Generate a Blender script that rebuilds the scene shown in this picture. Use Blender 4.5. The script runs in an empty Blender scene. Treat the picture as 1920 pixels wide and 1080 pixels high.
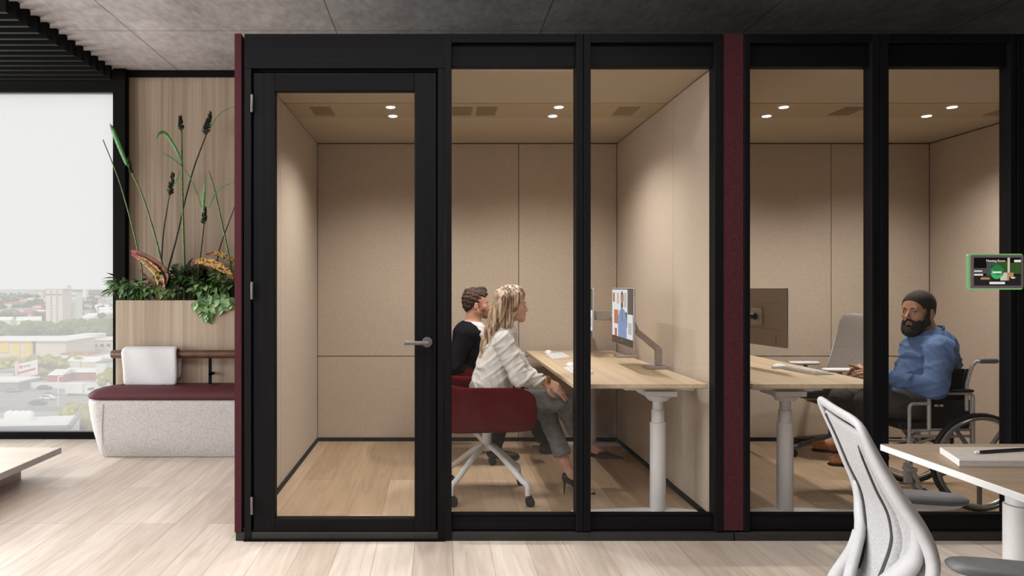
import bpy, bmesh, math, random
import numpy as np
from mathutils import Vector, Matrix, Euler
random.seed(7); RNG = np.random.default_rng(7)
F = 1315.4; VX, VY, H = 818.0, 540.0, 1.3
def W(px, py, Y): return Vector(((px-VX)*Y/F, Y, H-(py-VY)*Y/F))
SC = bpy.context.scene; COL = SC.collection
R = math.radians
# ------------------------------------------------------------ materials
def lin(c):
    if isinstance(c, str):
        c = [int(c[i:i+2], 16)/255 for i in (0, 2, 4)]
    return tuple((x/12.92 if x <= .04045 else ((x+.055)/1.055)**2.4) for x in c[:3]) + (1,)
def newmat(name):
    m = bpy.data.materials.new(name); m.use_nodes = True
    nt = m.node_tree; b = nt.nodes['Principled BSDF']
    return m, nt, b
def N(nt, t, **kw):
    n = nt.nodes.new(t)
    for k, v in kw.items():
        if hasattr(n, k) and k not in n.inputs: setattr(n, k, v)
        else: n.inputs[k].default_value = v
    return n
def L(nt, a, b): nt.links.new(a, b)
def coords(nt, scale=(1,1,1), loc=(0,0,0), rot=(0,0,0), kind='Object'):
    tc = nt.nodes.new('ShaderNodeTexCoord'); mp = nt.nodes.new('ShaderNodeMapping')
    mp.inputs['Scale'].default_value = scale; mp.inputs['Location'].default_value = loc; mp.inputs['Rotation'].default_value = rot
    L(nt, tc.outputs[kind], mp.inputs['Vector']); return mp.outputs['Vector']
def mat(name, c1, c2=None, rough=.6, metal=0, scale=(40,40,40), nscale=1, detail=3, bump=0, lo=.35, hi=.65, sheen=0, spec=.5, coat=0):
    """plain or two-tone noise material"""
    m, nt, b = newmat(name)
    b.inputs['Roughness'].default_value = rough; b.inputs['Metallic'].default_value = metal
    b.inputs['Specular IOR Level'].default_value = spec
    if sheen: b.inputs['Sheen Weight'].default_value = sheen; b.inputs['Sheen Roughness'].default_value = .4
    if coat: b.inputs['Coat Weight'].default_value = coat
    if c2 is None: c2 = c1
    v = coords(nt, scale)
    n = N(nt, 'ShaderNodeTexNoise', Scale=nscale, Detail=detail); L(nt, v, n.inputs['Vector'])
    r = nt.nodes.new('ShaderNodeValToRGB'); r.color_ramp.elements[0].position = lo; r.color_ramp.elements[1].position = hi
    r.color_ramp.elements[0].color = lin(c1); r.color_ramp.elements[1].color = lin(c2)
    L(nt, n.outputs['Fac'], r.inputs['Fac']); L(nt, r.outputs['Color'], b.inputs['Base Color'])
    if bump:
        bp = N(nt, 'ShaderNodeBump', Strength=1.0, Distance=bump); L(nt, n.outputs['Fac'], bp.inputs['Height']); L(nt, bp.outputs['Normal'], b.inputs['Normal'])
    return m
def emis(name, c, s=1.0):
    m, nt, b = newmat(name)
    b.inputs['Base Color'].default_value = (0.02,0.02,0.02,1); b.inputs['Roughness'].default_value = .25
    b.inputs['Emission Color'].default_value = lin(c); b.inputs['Emission Strength'].default_value = s
    return m
def glassmat(name, gloss=.05, milk=0, tint=(1,1,1,1)):
    m, nt, b = newmat(name); nt.nodes.remove(b); out = nt.nodes['Material Output']
    tr = N(nt, 'ShaderNodeBsdfTransparent'); tr.inputs['Color'].default_value = tint
    gl = N(nt, 'ShaderNodeBsdfGlossy', Roughness=0.02)
    mx = N(nt, 'ShaderNodeMixShader'); mx.inputs[0].default_value = gloss
    last = tr.outputs[0]
    if milk:
        tl = N(nt, 'ShaderNodeBsdfTranslucent'); tl.inputs['Color'].default_value = (1,1,1,1)
        m2 = N(nt, 'ShaderNodeMixShader'); m2.inputs[0].default_value = milk
        L(nt, tr.outputs[0], m2.inputs[1]); L(nt, tl.outputs[0], m2.inputs[2]); last = m2.outputs[0]
    L(nt, last, mx.inputs[1]); L(nt, gl.outputs[0], mx.inputs[2]); L(nt, mx.outputs[0], out.inputs['Surface'])
    return m
def woodmat(name, ca, cb, axis='Z', rough=.5, fine=60, streak=1.2, band=7):
    """straight wood grain running along one axis"""
    m, nt, b = newmat(name); b.inputs['Roughness'].default_value = rough; b.inputs['Specular IOR Level'].default_value = .12 if name.startswith('black') else .4
    k = {'X': (streak*.5, fine, fine), 'Y': (fine, streak*.5, fine), 'Z': (fine, fine, streak*.5)}[axis]
    k2 = {'X': (.25, band, band), 'Y': (band, .25, band), 'Z': (band, band, .25)}[axis]
    n1 = N(nt, 'ShaderNodeTexNoise', Scale=1.0, Detail=4); L(nt, coords(nt, k), n1.inputs['Vector'])
    n2 = N(nt, 'ShaderNodeTexNoise', Scale=1.0, Detail=2); L(nt, coords(nt, k2), n2.inputs['Vector'])
    a = N(nt, 'ShaderNodeMath', operation='MULTIPLY'); a.inputs[1].default_value = .55; L(nt, n1.outputs['Fac'], a.inputs[0])
    c = N(nt, 'ShaderNodeMath', operation='MULTIPLY_ADD'); c.inputs[1].default_value = .45; L(nt, n2.outputs['Fac'], c.inputs[0]); L(nt, a.outputs[0], c.inputs[2])
    r = nt.nodes.new('ShaderNodeValToRGB'); r.color_ramp.elements[0].position = .36; r.color_ramp.elements[1].position = .62
    r.color_ramp.elements[0].color = lin(ca); r.color_ramp.elements[1].color = lin(cb)
    L(nt, c.outputs[0], r.inputs['Fac']); L(nt, r.outputs['Color'], b.inputs['Base Color'])
    return m
def floormat(name, ca='dcd1c6', cb='c2b4a7'):
    m, nt, b = newmat(name); b.inputs['Roughness'].default_value = .42; b.inputs['Specular IOR Level'].default_value = .45
    v = coords(nt, (1,1,1), (0.07,0.3,0), (0,0,R(90)))
    br = N(nt, 'ShaderNodeTexBrick', offset=.37, offset_frequency=3, squash=1.0)
    for k, x in (('Scale',1.0),('Mortar Size',.0012),('Mortar Smooth',.3),('Bias',0),('Brick Width',1.9),('Row Height',.19)): br.inputs[k].default_value = x
    br.inputs['Color1'].default_value = lin(ca); br.inputs['Color2'].default_value = lin(cb); br.inputs['Mortar'].default_value = lin('8b7662')
    L(nt, v, br.inputs['Vector'])
    # grain: stretched noise distorted by a slow one
    d = N(nt, 'ShaderNodeTexNoise', Scale=1.0, Detail=2); L(nt, coords(nt, (5,1.1,1)), d.inputs['Vector'])
    n1 = N(nt, 'ShaderNodeTexNoise', Scale=1.0, Detail=5, Distortion=.7); L(nt, coords(nt, (30,2.2,1)), n1.inputs['Vector'])
    w = N(nt, 'ShaderNodeMix', data_type='FLOAT'); w.inputs[0].default_value = .4
    L(nt, n1.outputs['Fac'], w.inputs[2]); L(nt, d.outputs['Fac'], w.inputs[3])
    r = nt.nodes.new('ShaderNodeValToRGB'); r.color_ramp.elements[0].position = .38; r.color_ramp.elements[1].position = .6
    r.color_ramp.elements[0].color = (.84,.81,.78,1); r.color_ramp.elements[1].color = (1.06,1.06,1.06,1)
    L(nt, w.outputs[0], r.inputs['Fac'])
    mx = N(nt, 'ShaderNodeMix', data_type='RGBA', blend_type='MULTIPLY'); mx.inputs[0].default_value = 1
    L(nt, br.outputs['Color'], mx.inputs[6]); L(nt, r.outputs['Color'], mx.inputs[7]); L(nt, mx.outputs[2], b.inputs['Base Color'])
    return m
def concretemat(name):
    m, nt, b = newmat(name); b.inputs['Roughness'].default_value = .8
    n1 = N(nt, 'ShaderNodeTexNoise', Scale=1.6, Detail=8, Roughness=.65); L(nt, coords(nt), n1.inputs['Vector'])
    n2 = N(nt, 'ShaderNodeTexNoise', Scale=22, Detail=4); L(nt, coords(nt, (1,.5,1), rot=(0,0,R(35))), n2.inputs['Vector'])
    w = N(nt, 'ShaderNodeMix', data_type='FLOAT'); w.inputs[0].default_value = .35
    L(nt, n1.outputs['Fac'], w.inputs[2]); L(nt, n2.outputs['Fac'], w.inputs[3])
    r = nt.nodes.new('ShaderNodeValToRGB'); r.color_ramp.elements[0].position = .33; r.color_ramp.elements[1].position = .67
    r.color_ramp.elements[0].color = lin('7a7573'); r.color_ramp.elements[1].color = lin('b0aba8')
    L(nt, w.outputs[0], r.inputs['Fac'])
    br = N(nt, 'ShaderNodeTexBrick', offset=0, squash=1.0)
    for k, x in (('Scale',1.0),('Mortar Size',.005),('Mortar Smooth',.2),('Bias',0),('Brick Width',1.49),('Row Height',3.0)): br.inputs[k].default_value = x
    br.inputs['Color1'].default_value = (1,1,1,1); br.inputs['Color2'].default_value = (.9,.9,.9,1); br.inputs['Mortar'].default_value = (.35,.35,.35,1)
    L(nt, coords(nt, (1,1,1), (2.22+1.49*3, -5.10+9.0, 0)), br.inputs['Vector'])
    mx = N(nt, 'ShaderNodeMix', data_type='RGBA', blend_type='MULTIPLY'); mx.inputs[0].default_value = 1
    L(nt, r.outputs['Color'], mx.inputs[6]); L(nt, br.outputs['Color'], mx.inputs[7]); L(nt, mx.outputs[2], b.inputs['Base Color'])
    return m
def hairmat(name, ca, cb, cc, scale=(160,160,6), rough=.45):
    m, nt, b = newmat(name); b.inputs['Roughness'].default_value = rough
    n = N(nt, 'ShaderNodeTexNoise', Scale=1.0, Detail=3); L(nt, coords(nt, scale), n.inputs['Vector'])
    r = nt.nodes.new('ShaderNodeValToRGB'); e = r.color_ramp.elements
    e[0].position = .36; e[0].color = lin(ca); e[1].position = .66; e[1].color = lin(cc)
    x = e.new(.5); x.color = lin(cb)
    L(nt, n.outputs['Fac'], r.inputs['Fac']); L(nt, r.outputs['Color'], b.inputs['Base Color'])
    bp = N(nt, 'ShaderNodeBump', Strength=.6, Distance=.003); L(nt, n.outputs['Fac'], bp.inputs['Height']); L(nt, bp.outputs['Normal'], b.inputs['Normal'])
    return m
M = {}
M['floor'] = floormat('oak_planks'); M['floor2'] = floormat('lamp_toned_oak_planks','c7b094','aa9276')  # second one: same oak, warm booth lamplight put into its colour
M['concrete'] = concretemat('concrete')
M['felt'] = mat('beige_felt', 'b7a897', 'c0b2a1', rough=.95, scale=(90,90,90), bump=.0008, sheen=.1)
M['feltline'] = mat('felt_joint', '5a4b3e', rough=.9)
M['booth_ceiling'] = mat('booth_ceiling', 'b3a590', 'b6a893', rough=.9)
M['booth_strip'] = mat('booth_ceiling_strip', 'ab9a80', 'ae9d83', rough=.9)
M['vent'] = mat('vent', '948468', rough=.8)
M['black_wood'] = woodmat('black_stained_wood_x', '09090a', '131316', 'X', rough=.55, fine=70)
M['black_wood_z'] = woodmat('black_stained_wood_z', '0b0b0c', '161619', 'Z', rough=.55, fine=70)
M['black'] = mat('black_metal', '070707','0a0a0a', rough=.85, spec=.15)
M['wine_fabric'] = mat('wine_fabric', '380f19', '4c1621', rough=.95, scale=(110,110,110), detail=2, bump=.0006)
M['wine_chair'] = mat('wine_chair_wool', '45080f', '500c14', rough=.95, scale=(60,60,60), bump=.0004, spec=.1)
M['wine_cushion'] = mat('wine_cushion', '47141b', '531a22', rough=.7, scale=(60,60,60), bump=.0004)
M['panel_wood'] = woodmat('pale_ash_panel', '93836f', 'b5a592', 'Z', rough=.55, fine=45, band=9)
M['desk_wood'] = woodmat('pale_oak_desk', 'b5a084', 'cbb79b', 'Y', rough=.45, fine=50, band=12)
M['desk_wood2'] = woodmat('grey_oak_desk', '7f6c58', '9a866f', 'X', rough=.5, fine=50, band=10)
M['table_wood'] = woodmat('pale_table_top', 'c6bbad', 'd2c8bb', 'X', rough=.5, fine=40)
M['table_edge'] = mat('grey_table_edge', 'b0aba8', 'b5b0ad', rough=.6)
M['white'] = mat('white_powdercoat', 'd8d8d8', 'dcdcdc', rough=.4)
M['white_soft'] = mat('white_plastic', 'dedede', 'e3e3e3', rough=.45)
M['chair_white'] = mat('chair_white', 'aeaeb0', 'b3b3b5', rough=.5)
M['boucle'] = mat('grey_boucle', 'b0adaa', 'c7c5c2', rough=1, scale=(110,110,110), detail=4, bump=.003, lo=.35, hi=.6)
M['throw'] = mat('white_throw', 'cfd1d3', 'dbdddf', rough=1, scale=(120,120,120), bump=.0015)
M['leather'] = mat('brown_leather', '4a2e1c', '5e3c25', rough=.4, scale=(30,30,30))
M['darkmetal'] = mat('grey_metal', '6b6665', '74706f', rough=.35, metal=.3)
M['steel'] = mat('steel', 'b3afad', 'bcb8b6', rough=.3, metal=.3)
M['stand'] = mat('monitor_arm_grey', '9b928c', 'a39a94', rough=.45, metal=.2)
M['screen_back'] = mat('monitor_back', '84766a', '887a6e', rough=.5)
M['rubber'] = mat('black_rubber', '101010', '171717', rough=.6)
M['blackplastic'] = mat('black_plastic', '1a1a1b', '202022', rough=.4)
M['grey_fabric'] = mat('grey_weave', '8f8984', 'a29c97', rough=.95, scale=(120,120,120), bump=.0008)
M['chair_fabric'] = mat('light_grey_mesh', '9b9b9c', 'acacad', rough=.95, scale=(160,160,160), bump=.0008)
M['chair_gap'] = mat('dark_gap', '3a3a3c', rough=.8)
M['pad'] = mat('grey_arm_pad', '5e5e60', '666668', rough=.45)
M['plinth'] = mat('plinth', '232321', '282826', rough=.6)
M['glass'] = glassmat('booth_glass', .018)
M['winglass'] = glassmat('air_haze_window_glass', 0.0, milk=.33)  # milky share of the pane imitates the air haze over the city
M['paper'] = mat('paper', 'e2e0dc', rough=.8)
# ------------------------------------------------------------ mesh builder
class MB:
    def __init__(s): s.v = []; s.f = []; s.m = []
    def add(s, vs, fs, mi=0):
        o = len(s.v); s.v += [tuple(x) for x in vs]; s.f += [tuple(i+o for i in f) for f in fs]; s.m += [mi]*len(fs); return s
    def box(s, x0, x1, y0, y1, z0, z1, mi=0, mt=None):
        vs = [Vector((x,y,z)) for x in (x0,x1) for y in (y0,y1) for z in (z0,z1)]
        if mt is not None: vs = [mt @ v for v in vs]
        return s.add(vs, [(0,1,3,2),(4,6,7,5),(0,4,5,1),(2,3,7,6),(0,2,6,4),(1,5,7,3)], mi)
    def beam(s, a, b, w, h, up=(0,0,1), mi=0):
        a, b = Vector(a), Vector(b); d = (b-a).normalized(); u = Vector(up); sd = d.cross(u)
        if sd.length < 1e-4: sd = d.cross(Vector((0,1,0)))
        sd.normalize(); u = sd.cross(d).normalized()
        vs = [p + sd*w/2*i + u*h/2*j for p in (a,b) for i in (-1,1) for j in (-1,1)]
        return s.add(vs, [(0,1,3,2),(4,6,7,5),(0,4,5,1),(2,3,7,6),(0,2,6,4),(1,5,7,3)], mi)
    def tube(s, pts, r, n=10, mi=0, cap=True, closed=False, flat=1.0, upv=None):
        pts = [Vector(p) for p in pts]; k = len(pts)
        rr = r if isinstance(r, (list, tuple)) else [r]*k
        nrm = None; vs = []
        for i, p in enumerate(pts):
            if closed: t = pts[(i+1) % k]-pts[i-1]
            else: t = pts[min(i+1,k-1)]-pts[max(i-1,0)]
            t.normalize()
            if nrm is None:
                a = Vector(upv) if upv else (Vector((0,0,1)) if abs(t.z) < .9 else Vector((1,0,0)))
                nrm = (a - t*a.dot(t)).normalized()
            else:
                nrm = (nrm - t*nrm.dot(t)).normalized()
            bn = t.cross(nrm)
            for j in range(n):
                q = 2*math.pi*j/n; vs.append(p + nrm*math.cos(q)*rr[i]*flat + bn*math.sin(q)*rr[i])
        fs = []
        for i in range(k if closed else k-1):
            for j in range(n):
                a = i*n+j; b = i*n+(j+1) % n; c = ((i+1) % k)*n+(j+1) % n; d = ((i+1) % k)*n+j
                fs.append((a,b,c,d))
        if cap and not closed: fs += [tuple(range(n-1,-1,-1)), tuple(range((k-1)*n, k*n))]
        return s.add(vs, fs, mi)
    def lathe(s, prof, c=(0,0,0), ax='Z', n=24, mi=0, mt=None):
        vs = []; c = Vector(c)
        for (r, h) in prof:
            for j in range(n):
                q = 2*math.pi*j/n; a, b = r*math.cos(q), r*math.sin(q)
                p = {'Z': Vector((a,b,h)), 'Y': Vector((b,h,a)), 'X': Vector((h,a,b))}[ax]
                p = c+p if mt is None else mt @ p
                vs.append(p)
        fs = [(i*n+j, i*n+(j+1) % n, (i+1)*n+(j+1) % n, (i+1)*n+j) for i in range(len(prof)-1) for j in range(n)]
        fs += [tuple(range(n-1,-1,-1)), tuple(range((len(prof)-1)*n, len(prof)*n))]
        return s.add(vs, fs, mi)
    def prism(s, poly, ax, a, b, mi=0, mt=None):
        n = len(poly); vs = []
        for h in (a, b):
            for (u, v) in poly:
                p = {'Z': Vector((u,v,h)), 'Y': Vector((u,h,v)), 'X': Vector((h,u,v))}[ax]
                vs.append(mt @ p if mt is not None else p)
        fs = [tuple(range(n-1,-1,-1)), tuple(range(n,2*n))] + [(i,(i+1) % n,n+(i+1) % n,n+i) for i in range(n)]
        return s.add(vs, fs, mi)
    def grid(s, P, mi=0, closed_u=False):
        """P[i][j] points"""
        a, b = len(P), len(P[0]); vs = [p for row in P for p in row]
        fs = [(i*b+j, i*b+j+1, ((i+1) % a)*b+j+1, ((i+1) % a)*b+j) for i in range(a if closed_u else a-1) for j in range(b-1)]
        return s.add(vs, fs, mi)
    def sphere(s, c, r, n=12, m=8, mi=0):
        c = Vector(c); r = (r,r,r) if not isinstance(r, (tuple, list)) else r
        prof = [[c+Vector((r[0]*math.sin(math.pi*i/m)*math.cos(2*math.pi*j/n), r[1]*math.sin(math.pi*i/m)*math.sin(2*math.pi*j/n), r[2]*math.cos(math.pi*i/m))) for j in range(n)] for i in range(m+1)]
        vs = [p for row in prof for p in row]
        fs = [(i*n+j, (i+1)*n+j, (i+1)*n+(j+1) % n, i*n+(j+1) % n) for i in range(m) for j in range(n)]
        return s.add(vs, fs, mi)
    def build(s, name, mats, parent=None, bevel=0, sub=0, solid=0, angle=35, seg=2, weld=False, **props):
        me = bpy.data.meshes.new(name); me.from_pydata(s.v, [], s.f)
        mats = mats if isinstance(mats, (list, tuple)) else [mats]
        for x in mats: me.materials.append(M[x] if isinstance(x, str) else x)
        me.polygons.foreach_set('material_index', s.m)
        bm = bmesh.new(); bm.from_mesh(me)
        if weld: bmesh.ops.remove_doubles(bm, verts=bm.verts, dist=1e-5)
        bmesh.ops.recalc_face_normals(bm, faces=bm.faces); bm.to_mesh(me); bm.free()
        me.polygons.foreach_set('use_smooth', [True]*len(me.polygons)); me.set_sharp_from_angle(angle=R(angle)); me.update()
        o = bpy.data.objects.new(name, me); COL.objects.link(o)
        if solid:
            d = o.modifiers.new('s', 'SOLIDIFY'); d.thickness = solid; d.offset = 0
        if bevel:
            d = o.modifiers.new('b', 'BEVEL'); d.width = bevel; d.segments = seg; d.limit_method = 'ANGLE'; d.angle_limit = R(40); d.harden_normals = False
        if sub:
            d = o.modifiers.new('u', 'SUBSURF'); d.levels = sub; d.render_levels = sub
        attach(o, parent)
        for k, v in props.items(): o[k] = v
        return o
def attach(o, parent):
    if parent is None: return
    o.parent = parent
    if parent.parent is None: o.matrix_parent_inverse = Matrix.Translation(-parent.location)
def thing(name, label, cat, loc=(0,0,0), group=None):
    o = bpy.data.objects.new(name, None); COL.objects.link(o); o.location = loc; o.empty_display_size = .1
    o['label'] = label; o['category'] = cat; o['kind'] = 'thing'
    if group: o['group'] = group
    return o
def tag(o, label, cat, group=None, kind='thing'):
    o['label'] = label; o['category'] = cat; o['kind'] = kind
    if group: o['group'] = group
    return o
def struct(o): o['kind'] = 'structure'; return o
def children_of(o): return [c for c in COL.objects if c.parent == o]
def copy_tree(o, parent=None):
    c = o.copy(); COL.objects.link(c)
    if parent is not None: c.parent = parent
    for ch in children_of(o): copy_tree(ch, c)
    return c
def bez(pts, n=8):
    """Catmull-Rom through points"""
    P = [Vector(p) for p in pts]; out = []
    for i in range(len(P)-1):
        a = P[max(i-1,0)]; b = P[i]; c = P[i+1]; d = P[min(i+2,len(P)-1)]
        for k in range(n):
            t = k/n; out.append(.5*((2*b)+(c-a)*t+(2*a-5*b+4*c-d)*t*t+(3*b-a-3*c+d)*t**3))
    out.append(P[-1]); return out
# ------------------------------------------------------------ camera, world, light
cam = bpy.data.cameras.new('camera'); co = bpy.data.objects.new('camera', cam); COL.objects.link(co)
co.location = (0,0,H); co.rotation_euler = (R(90),0,0); cam.sensor_width = 36; cam.lens = F/1920*36; cam.shift_x = (960-VX)/1920
cam.clip_end = 20000; cam.clip_start = .05; SC.camera = co
SC.view_settings.view_transform = 'Standard'; SC.view_settings.look = 'None'; SC.view_settings.gamma = 1; SC.view_settings.exposure = 0.0
SC.view_settings.use_curve_mapping = False
wd = bpy.data.worlds.new('sky'); SC.world = wd; wd.use_nodes = True
bg = wd.node_tree.nodes['Background']; bg.inputs['Color'].default_value = (.965,.965,.965,1); bg.inputs['Strength'].default_value = 0.95
SC.cycles.max_bounces = 8; SC.cycles.diffuse_bounces = 4; SC.cycles.transparent_max_bounces = 12; SC.cycles.sample_clamp_indirect = 3
def area(name, loc, rot, sx, sy, power, color=(1,1,1), spread=180):
    l = bpy.data.lights.new(name, 'AREA'); l.shape = 'RECTANGLE'; l.size = sx; l.size_y = sy; l.energy = power; l.color = color; l.spread = R(spread)
    o = bpy.data.objects.new(name, l); COL.objects.link(o); o.location = loc; o.rotation_euler = rot; return o
sl_ = bpy.data.lights.new('sun','SUN'); sl_.energy = 1.5; sl_.angle = R(18); sl_.color = (1,.98,.94); so_ = bpy.data.objects.new('sun', sl_); COL.objects.link(so_); so_.rotation_euler = (R(48),0,0)
CZ = 3.17
# ------------------------------------------------------------ room shell
WY = 6.07
struct(MB().box(-9,9,-8,WY,-.12,0).build('floor', 'floor'))
struct(MB().box(-9,9,-8,WY,CZ,CZ+.2).build('ceiling', 'concrete'))
# wood wall behind the planter
struct(MB().box(-2.65,9,WY-.02,WY+.1,0,CZ-.055).build('wall_back', woodmat('ash_wall_shaded','83725f','a3927f','Z',rough=.6,fine=45,band=9)))  # same ash as the planter, shade under the ceiling put into the colour
struct(MB().box(-2.65,0,WY-.05,WY-.02,CZ-.055,CZ).build('trim_1', 'black'))
struct(MB().box(-2.752,-2.65,WY-.10,WY+.06,0,CZ).build('trim_2', 'black'))
struct(MB().box(-9,9.1,-8.1,-8,0,CZ).build('wall_front', mat('grey_plaster','7b7672','827d79',rough=.9)))
struct(MB().box(9,9.1,-8,WY,0,CZ).build('wall_right', 'panel_wood'))
# window
wr = bpy.data.objects.new('window_1', None); COL.objects.link(wr); wr.location = (-5.9,WY,0); struct(wr)
m = MB(); m.box(-9,-2.752,WY-.04,WY+.06,0,.022); m.box(-9,-2.752,WY-.02,WY+.06,.03,.055)
m.box(-9,-2.752,WY-.02,WY+.04,.022,.03); m.box(-9,-2.752,WY-.04,WY+.06,2.99,3.06)
m.build('window_frame', 'black', wr)
MB().box(-9,-2.752,WY,WY+.012,.055,2.99).build('pane', 'winglass', wr)
struct(MB().box(-9,-2.752,WY-.04,WY+.06,3.06,CZ).build('trim_3', 'black'))
# slatted ceiling baffles, each one a bar running along the window
for i in range(14):
    yb = 6.03-.1186*i - .03
    o = MB().box(-9,-2.735,yb,yb+.034,CZ-.115,CZ).build('ceiling_baffle', 'baffle' if False else 'black', bevel=.002)
    tag(o, 'black slat hung under the concrete ceiling beside the window, one of a row', 'ceiling slat', 'black ceiling slats by the window')
# ------------------------------------------------------------ booths
def fx(px): return (px-VX)/365.4
def fz(py): return H-(py-VY)/365.4
FY = 3.60; BY = 5.729; CEI = 2.485; FL = .05; TOP = fz(63)
def make_door(name, x0, x1, handle_side, label=None):
    """x0,x1 outer leaf edges"""
    d = bpy.data.objects.new(name, None); COL.objects.link(d); d.location = ((x0+x1)/2, FY+.03, 0); struct(d)
    st = .112 if handle_side > 0 else .112
    y0, y1 = FY+.012, FY+.058; zt, zb = fz(135), fz(1008)
    gx0, gx1 = (x0+.112, x1-.112); gz0, gz1 = fz(974), fz(169)
    MB().box(x0,gx0,y0,y1,zb,zt).build('stile', 'black_wood_z', d, bevel=.003)
    MB().box(gx1,x1,y0,y1,zb,zt).build('stile', 'black_wood_z', d, bevel=.003)
    MB().box(gx0+.0005,gx1-.0005,y0,y1,gz1,zt).build('rail', 'black_wood', d, bevel=.003)
    MB().box(gx0+.0005,gx1-.0005,y0,y1,zb,gz0).build('rail', 'black_wood', d, bevel=.003)
    MB().box(gx0,gx1,y0+.02,y0+.028,gz0,gz1).build('glass_pane', 'glass', d)
    for z in (fz(194), fz(545), fz(948)):
        hx = x0-.004 if handle_side > 0 else x1+.004
        MB().lathe([(.006,-.045),(.007,-.043),(.007,.043),(.006,.045)], (hx, FY-.004, z), 'Z', 10).build('hinge', 'darkmetal', d)
    hx = fx(801) if handle_side > 0 else x0+.055
    sg = -1 if handle_side > 0 else 1
    z = fz(642); m = MB()
    m.lathe([(.0,-.008),(.024,-.008),(.027,-.004),(.027,0)], (hx, y0, z), 'Y', 28)
    m.tube([(hx,y0-.005,z),(hx,y0-.045,z)], .010, 14)
    h = m.build('handle', 'darkmetal', d)
    MB().tube(bez([(hx-sg*.008,y0-.05,z),(hx+sg*.03,y0-.052,z),(hx+sg*.115,y0-.052,z)],6), [.0105]*12+[.011], 14).build('lever', 'darkmetal', h)
    return d
def booth(xa, xb, door_left, label):
    """xa,xb interior faces"""
    b = thing('meeting_booth', label, 'office booth', ((xa+xb)/2, 4.7, 0))
    wl, wr_ = xa-.03, xb+.03
    # interior shell
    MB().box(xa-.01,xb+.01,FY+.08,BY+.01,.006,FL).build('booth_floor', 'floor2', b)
    MB().box(xa-.01,xb+.01,FY+.08,BY+.01,CEI,CEI+.06).build('ceiling_panel', 'booth_ceiling', b)
    MB().box(xa,xb,4.49,4.872,CEI-.004,CEI+.001).build('ceiling_strip', 'booth_strip', b)
    def backpanels():
        n = 3; w = (xb-xa)/n
        edges = [xa, xb-.803*2, xb-.803, xb]
        for i in range(3):
            g = .0022
            MB().box(edges[i]+g,edges[i+1]-g,BY,BY+.03,.745,CEI-.008).build('wall_panel', 'felt', b, bevel=.002)
            MB().box(edges[i]+g if i else edges[i]+g,edges[i+1]-g,BY,BY+.03,FL+.028,.739).build('wall_panel', 'felt', b, bevel=.002)
        MB().box(xa,xb,BY+.022,BY+.06,FL,CEI).build('backing', 'feltline', b)
    backpanels()
    for sx, x in ((-1, xa), (1, xb)):
        ys = [3.69,4.374,BY] if door_left else [3.69,4.374,5.02,BY]
        for i in range(len(ys)-1):
            g = .002
            MB().box(min(x,x+sx*.025),max(x,x+sx*.025),ys[i]+g,ys[i+1]-g,FL+.028,CEI-.008).build('wall_panel', 'felt', b, bevel=.002)
        MB().box(min(x+sx*.018,x+sx*.03),max(x+sx*.018,x+sx*.03),3.66,BY,FL,CEI).build('backing', 'feltline', b)
        MB().box(min(x,x-sx*.012),max(x,x-sx*.012),3.68,BY,FL,FL+.03).build('skirting', 'black', b)
    MB().box(xa+.012,xb-.012,BY-.012,BY,FL,FL+.03).build('skirting', 'black', b)
    # outside: wine fabric sides and roof
    MB().box(xa-(.064 if xa < 0 else .0445),xa-.0305,FY if xa < 0 else FY+.11,BY+.09,.045,TOP).build('side_panel', 'wine_fabric', b)
    MB().box(xb+.0305,xb+.0445,FY+.11,BY+.09,.045,TOP).build('side_panel', 'wine_fabric', b)
    MB().box(xa-.03,xb+.03,FY+.06,BY+.09,CEI+.06,TOP-.002).build('roof', 'black', b)
    MB().box(xa-.03,xb+.03,BY+.061,BY+.09,.01,CEI+.059).build('rear_panel', 'wine_fabric', b)
    MB().box(xa-.06,xb+.06,FY+.004,FY+.06,.0,.044).build('plinth', 'plinth', b, bevel=.003)
    return b
b1 = booth(-.971, 1.476, True, 'black framed glass meeting booth lined in beige felt, its glass door next to the planter')
b2 = booth(1.585, 4.028, False, 'black framed glass meeting booth beyond the narrow wine fabric strip, wall tablet on its glass')
def fr(b, name, x0, x1, z0, z1, y0=FY, y1=FY+.075, m_='black_wood_z', bev=.0025):
    return MB().box(fx(x0),fx(x1)-.0004,y0,y1,fz(z1),fz(z0)-.0004).build(name, m_, b, bevel=bev)
# booth 1 frame
fr(b1,'header',458,835,63,128,m_='black_wood'); fr(b1,'header_rail',472,820,128,133,FY+.02,FY+.07,'black')
fr(b1,'post',458,471,128,1012); fr(b1,'post',821,833.4,128,1012); fr(b1,'post',833.6,847,63,1012)
fr(b1,'wine_strip',1357,1394.5,63,995,FY+.003,FY+.1,'wine_fabric',0)
fr(b1,'door_stop',466,480,128,1005,FY+.06,FY+.078,'black',0); fr(b1,'door_stop',812,828,128,1005,FY+.06,FY+.078,'black',0)
MB().box(fx(457),fx(835),FY-.006,FY+.06,0,.012).build('threshold','black',b1)
def window_pair(b, l0, g0, g1, c1, c2, g2, g3, r1):
    fr(b,'post',c1,(c1+c2)/2,63,996); fr(b,'post',(c1+c2)/2+.8,c2,63,996)
    fr(b,'post',g3,r1,63,996)
    for a, c in ((g0, g1), (g2, g3)):
        fr(b,'top_rail',a,c,63,79.5,m_='black_wood'); fr(b,'top_panel',a,c,80,122,FY+.025,m_='black_wood')
        fr(b,'bottom_rail',a,c,967.5,996,FY+.02,m_='black_wood'); fr(b,'bead',a,c,965.5,967.5,FY+.012,FY+.05,'black')
        MB().box(fx(a),fx(c),FY+.045,FY+.053,fz(966),fz(121)).build('glass_pane', 'glass', b)
window_pair(b1, 836, 847, 1080, 1080, 1108, 1108, 1340, 1356.5)
fr(b2,'post',1395.5,1407,63,996)
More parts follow.
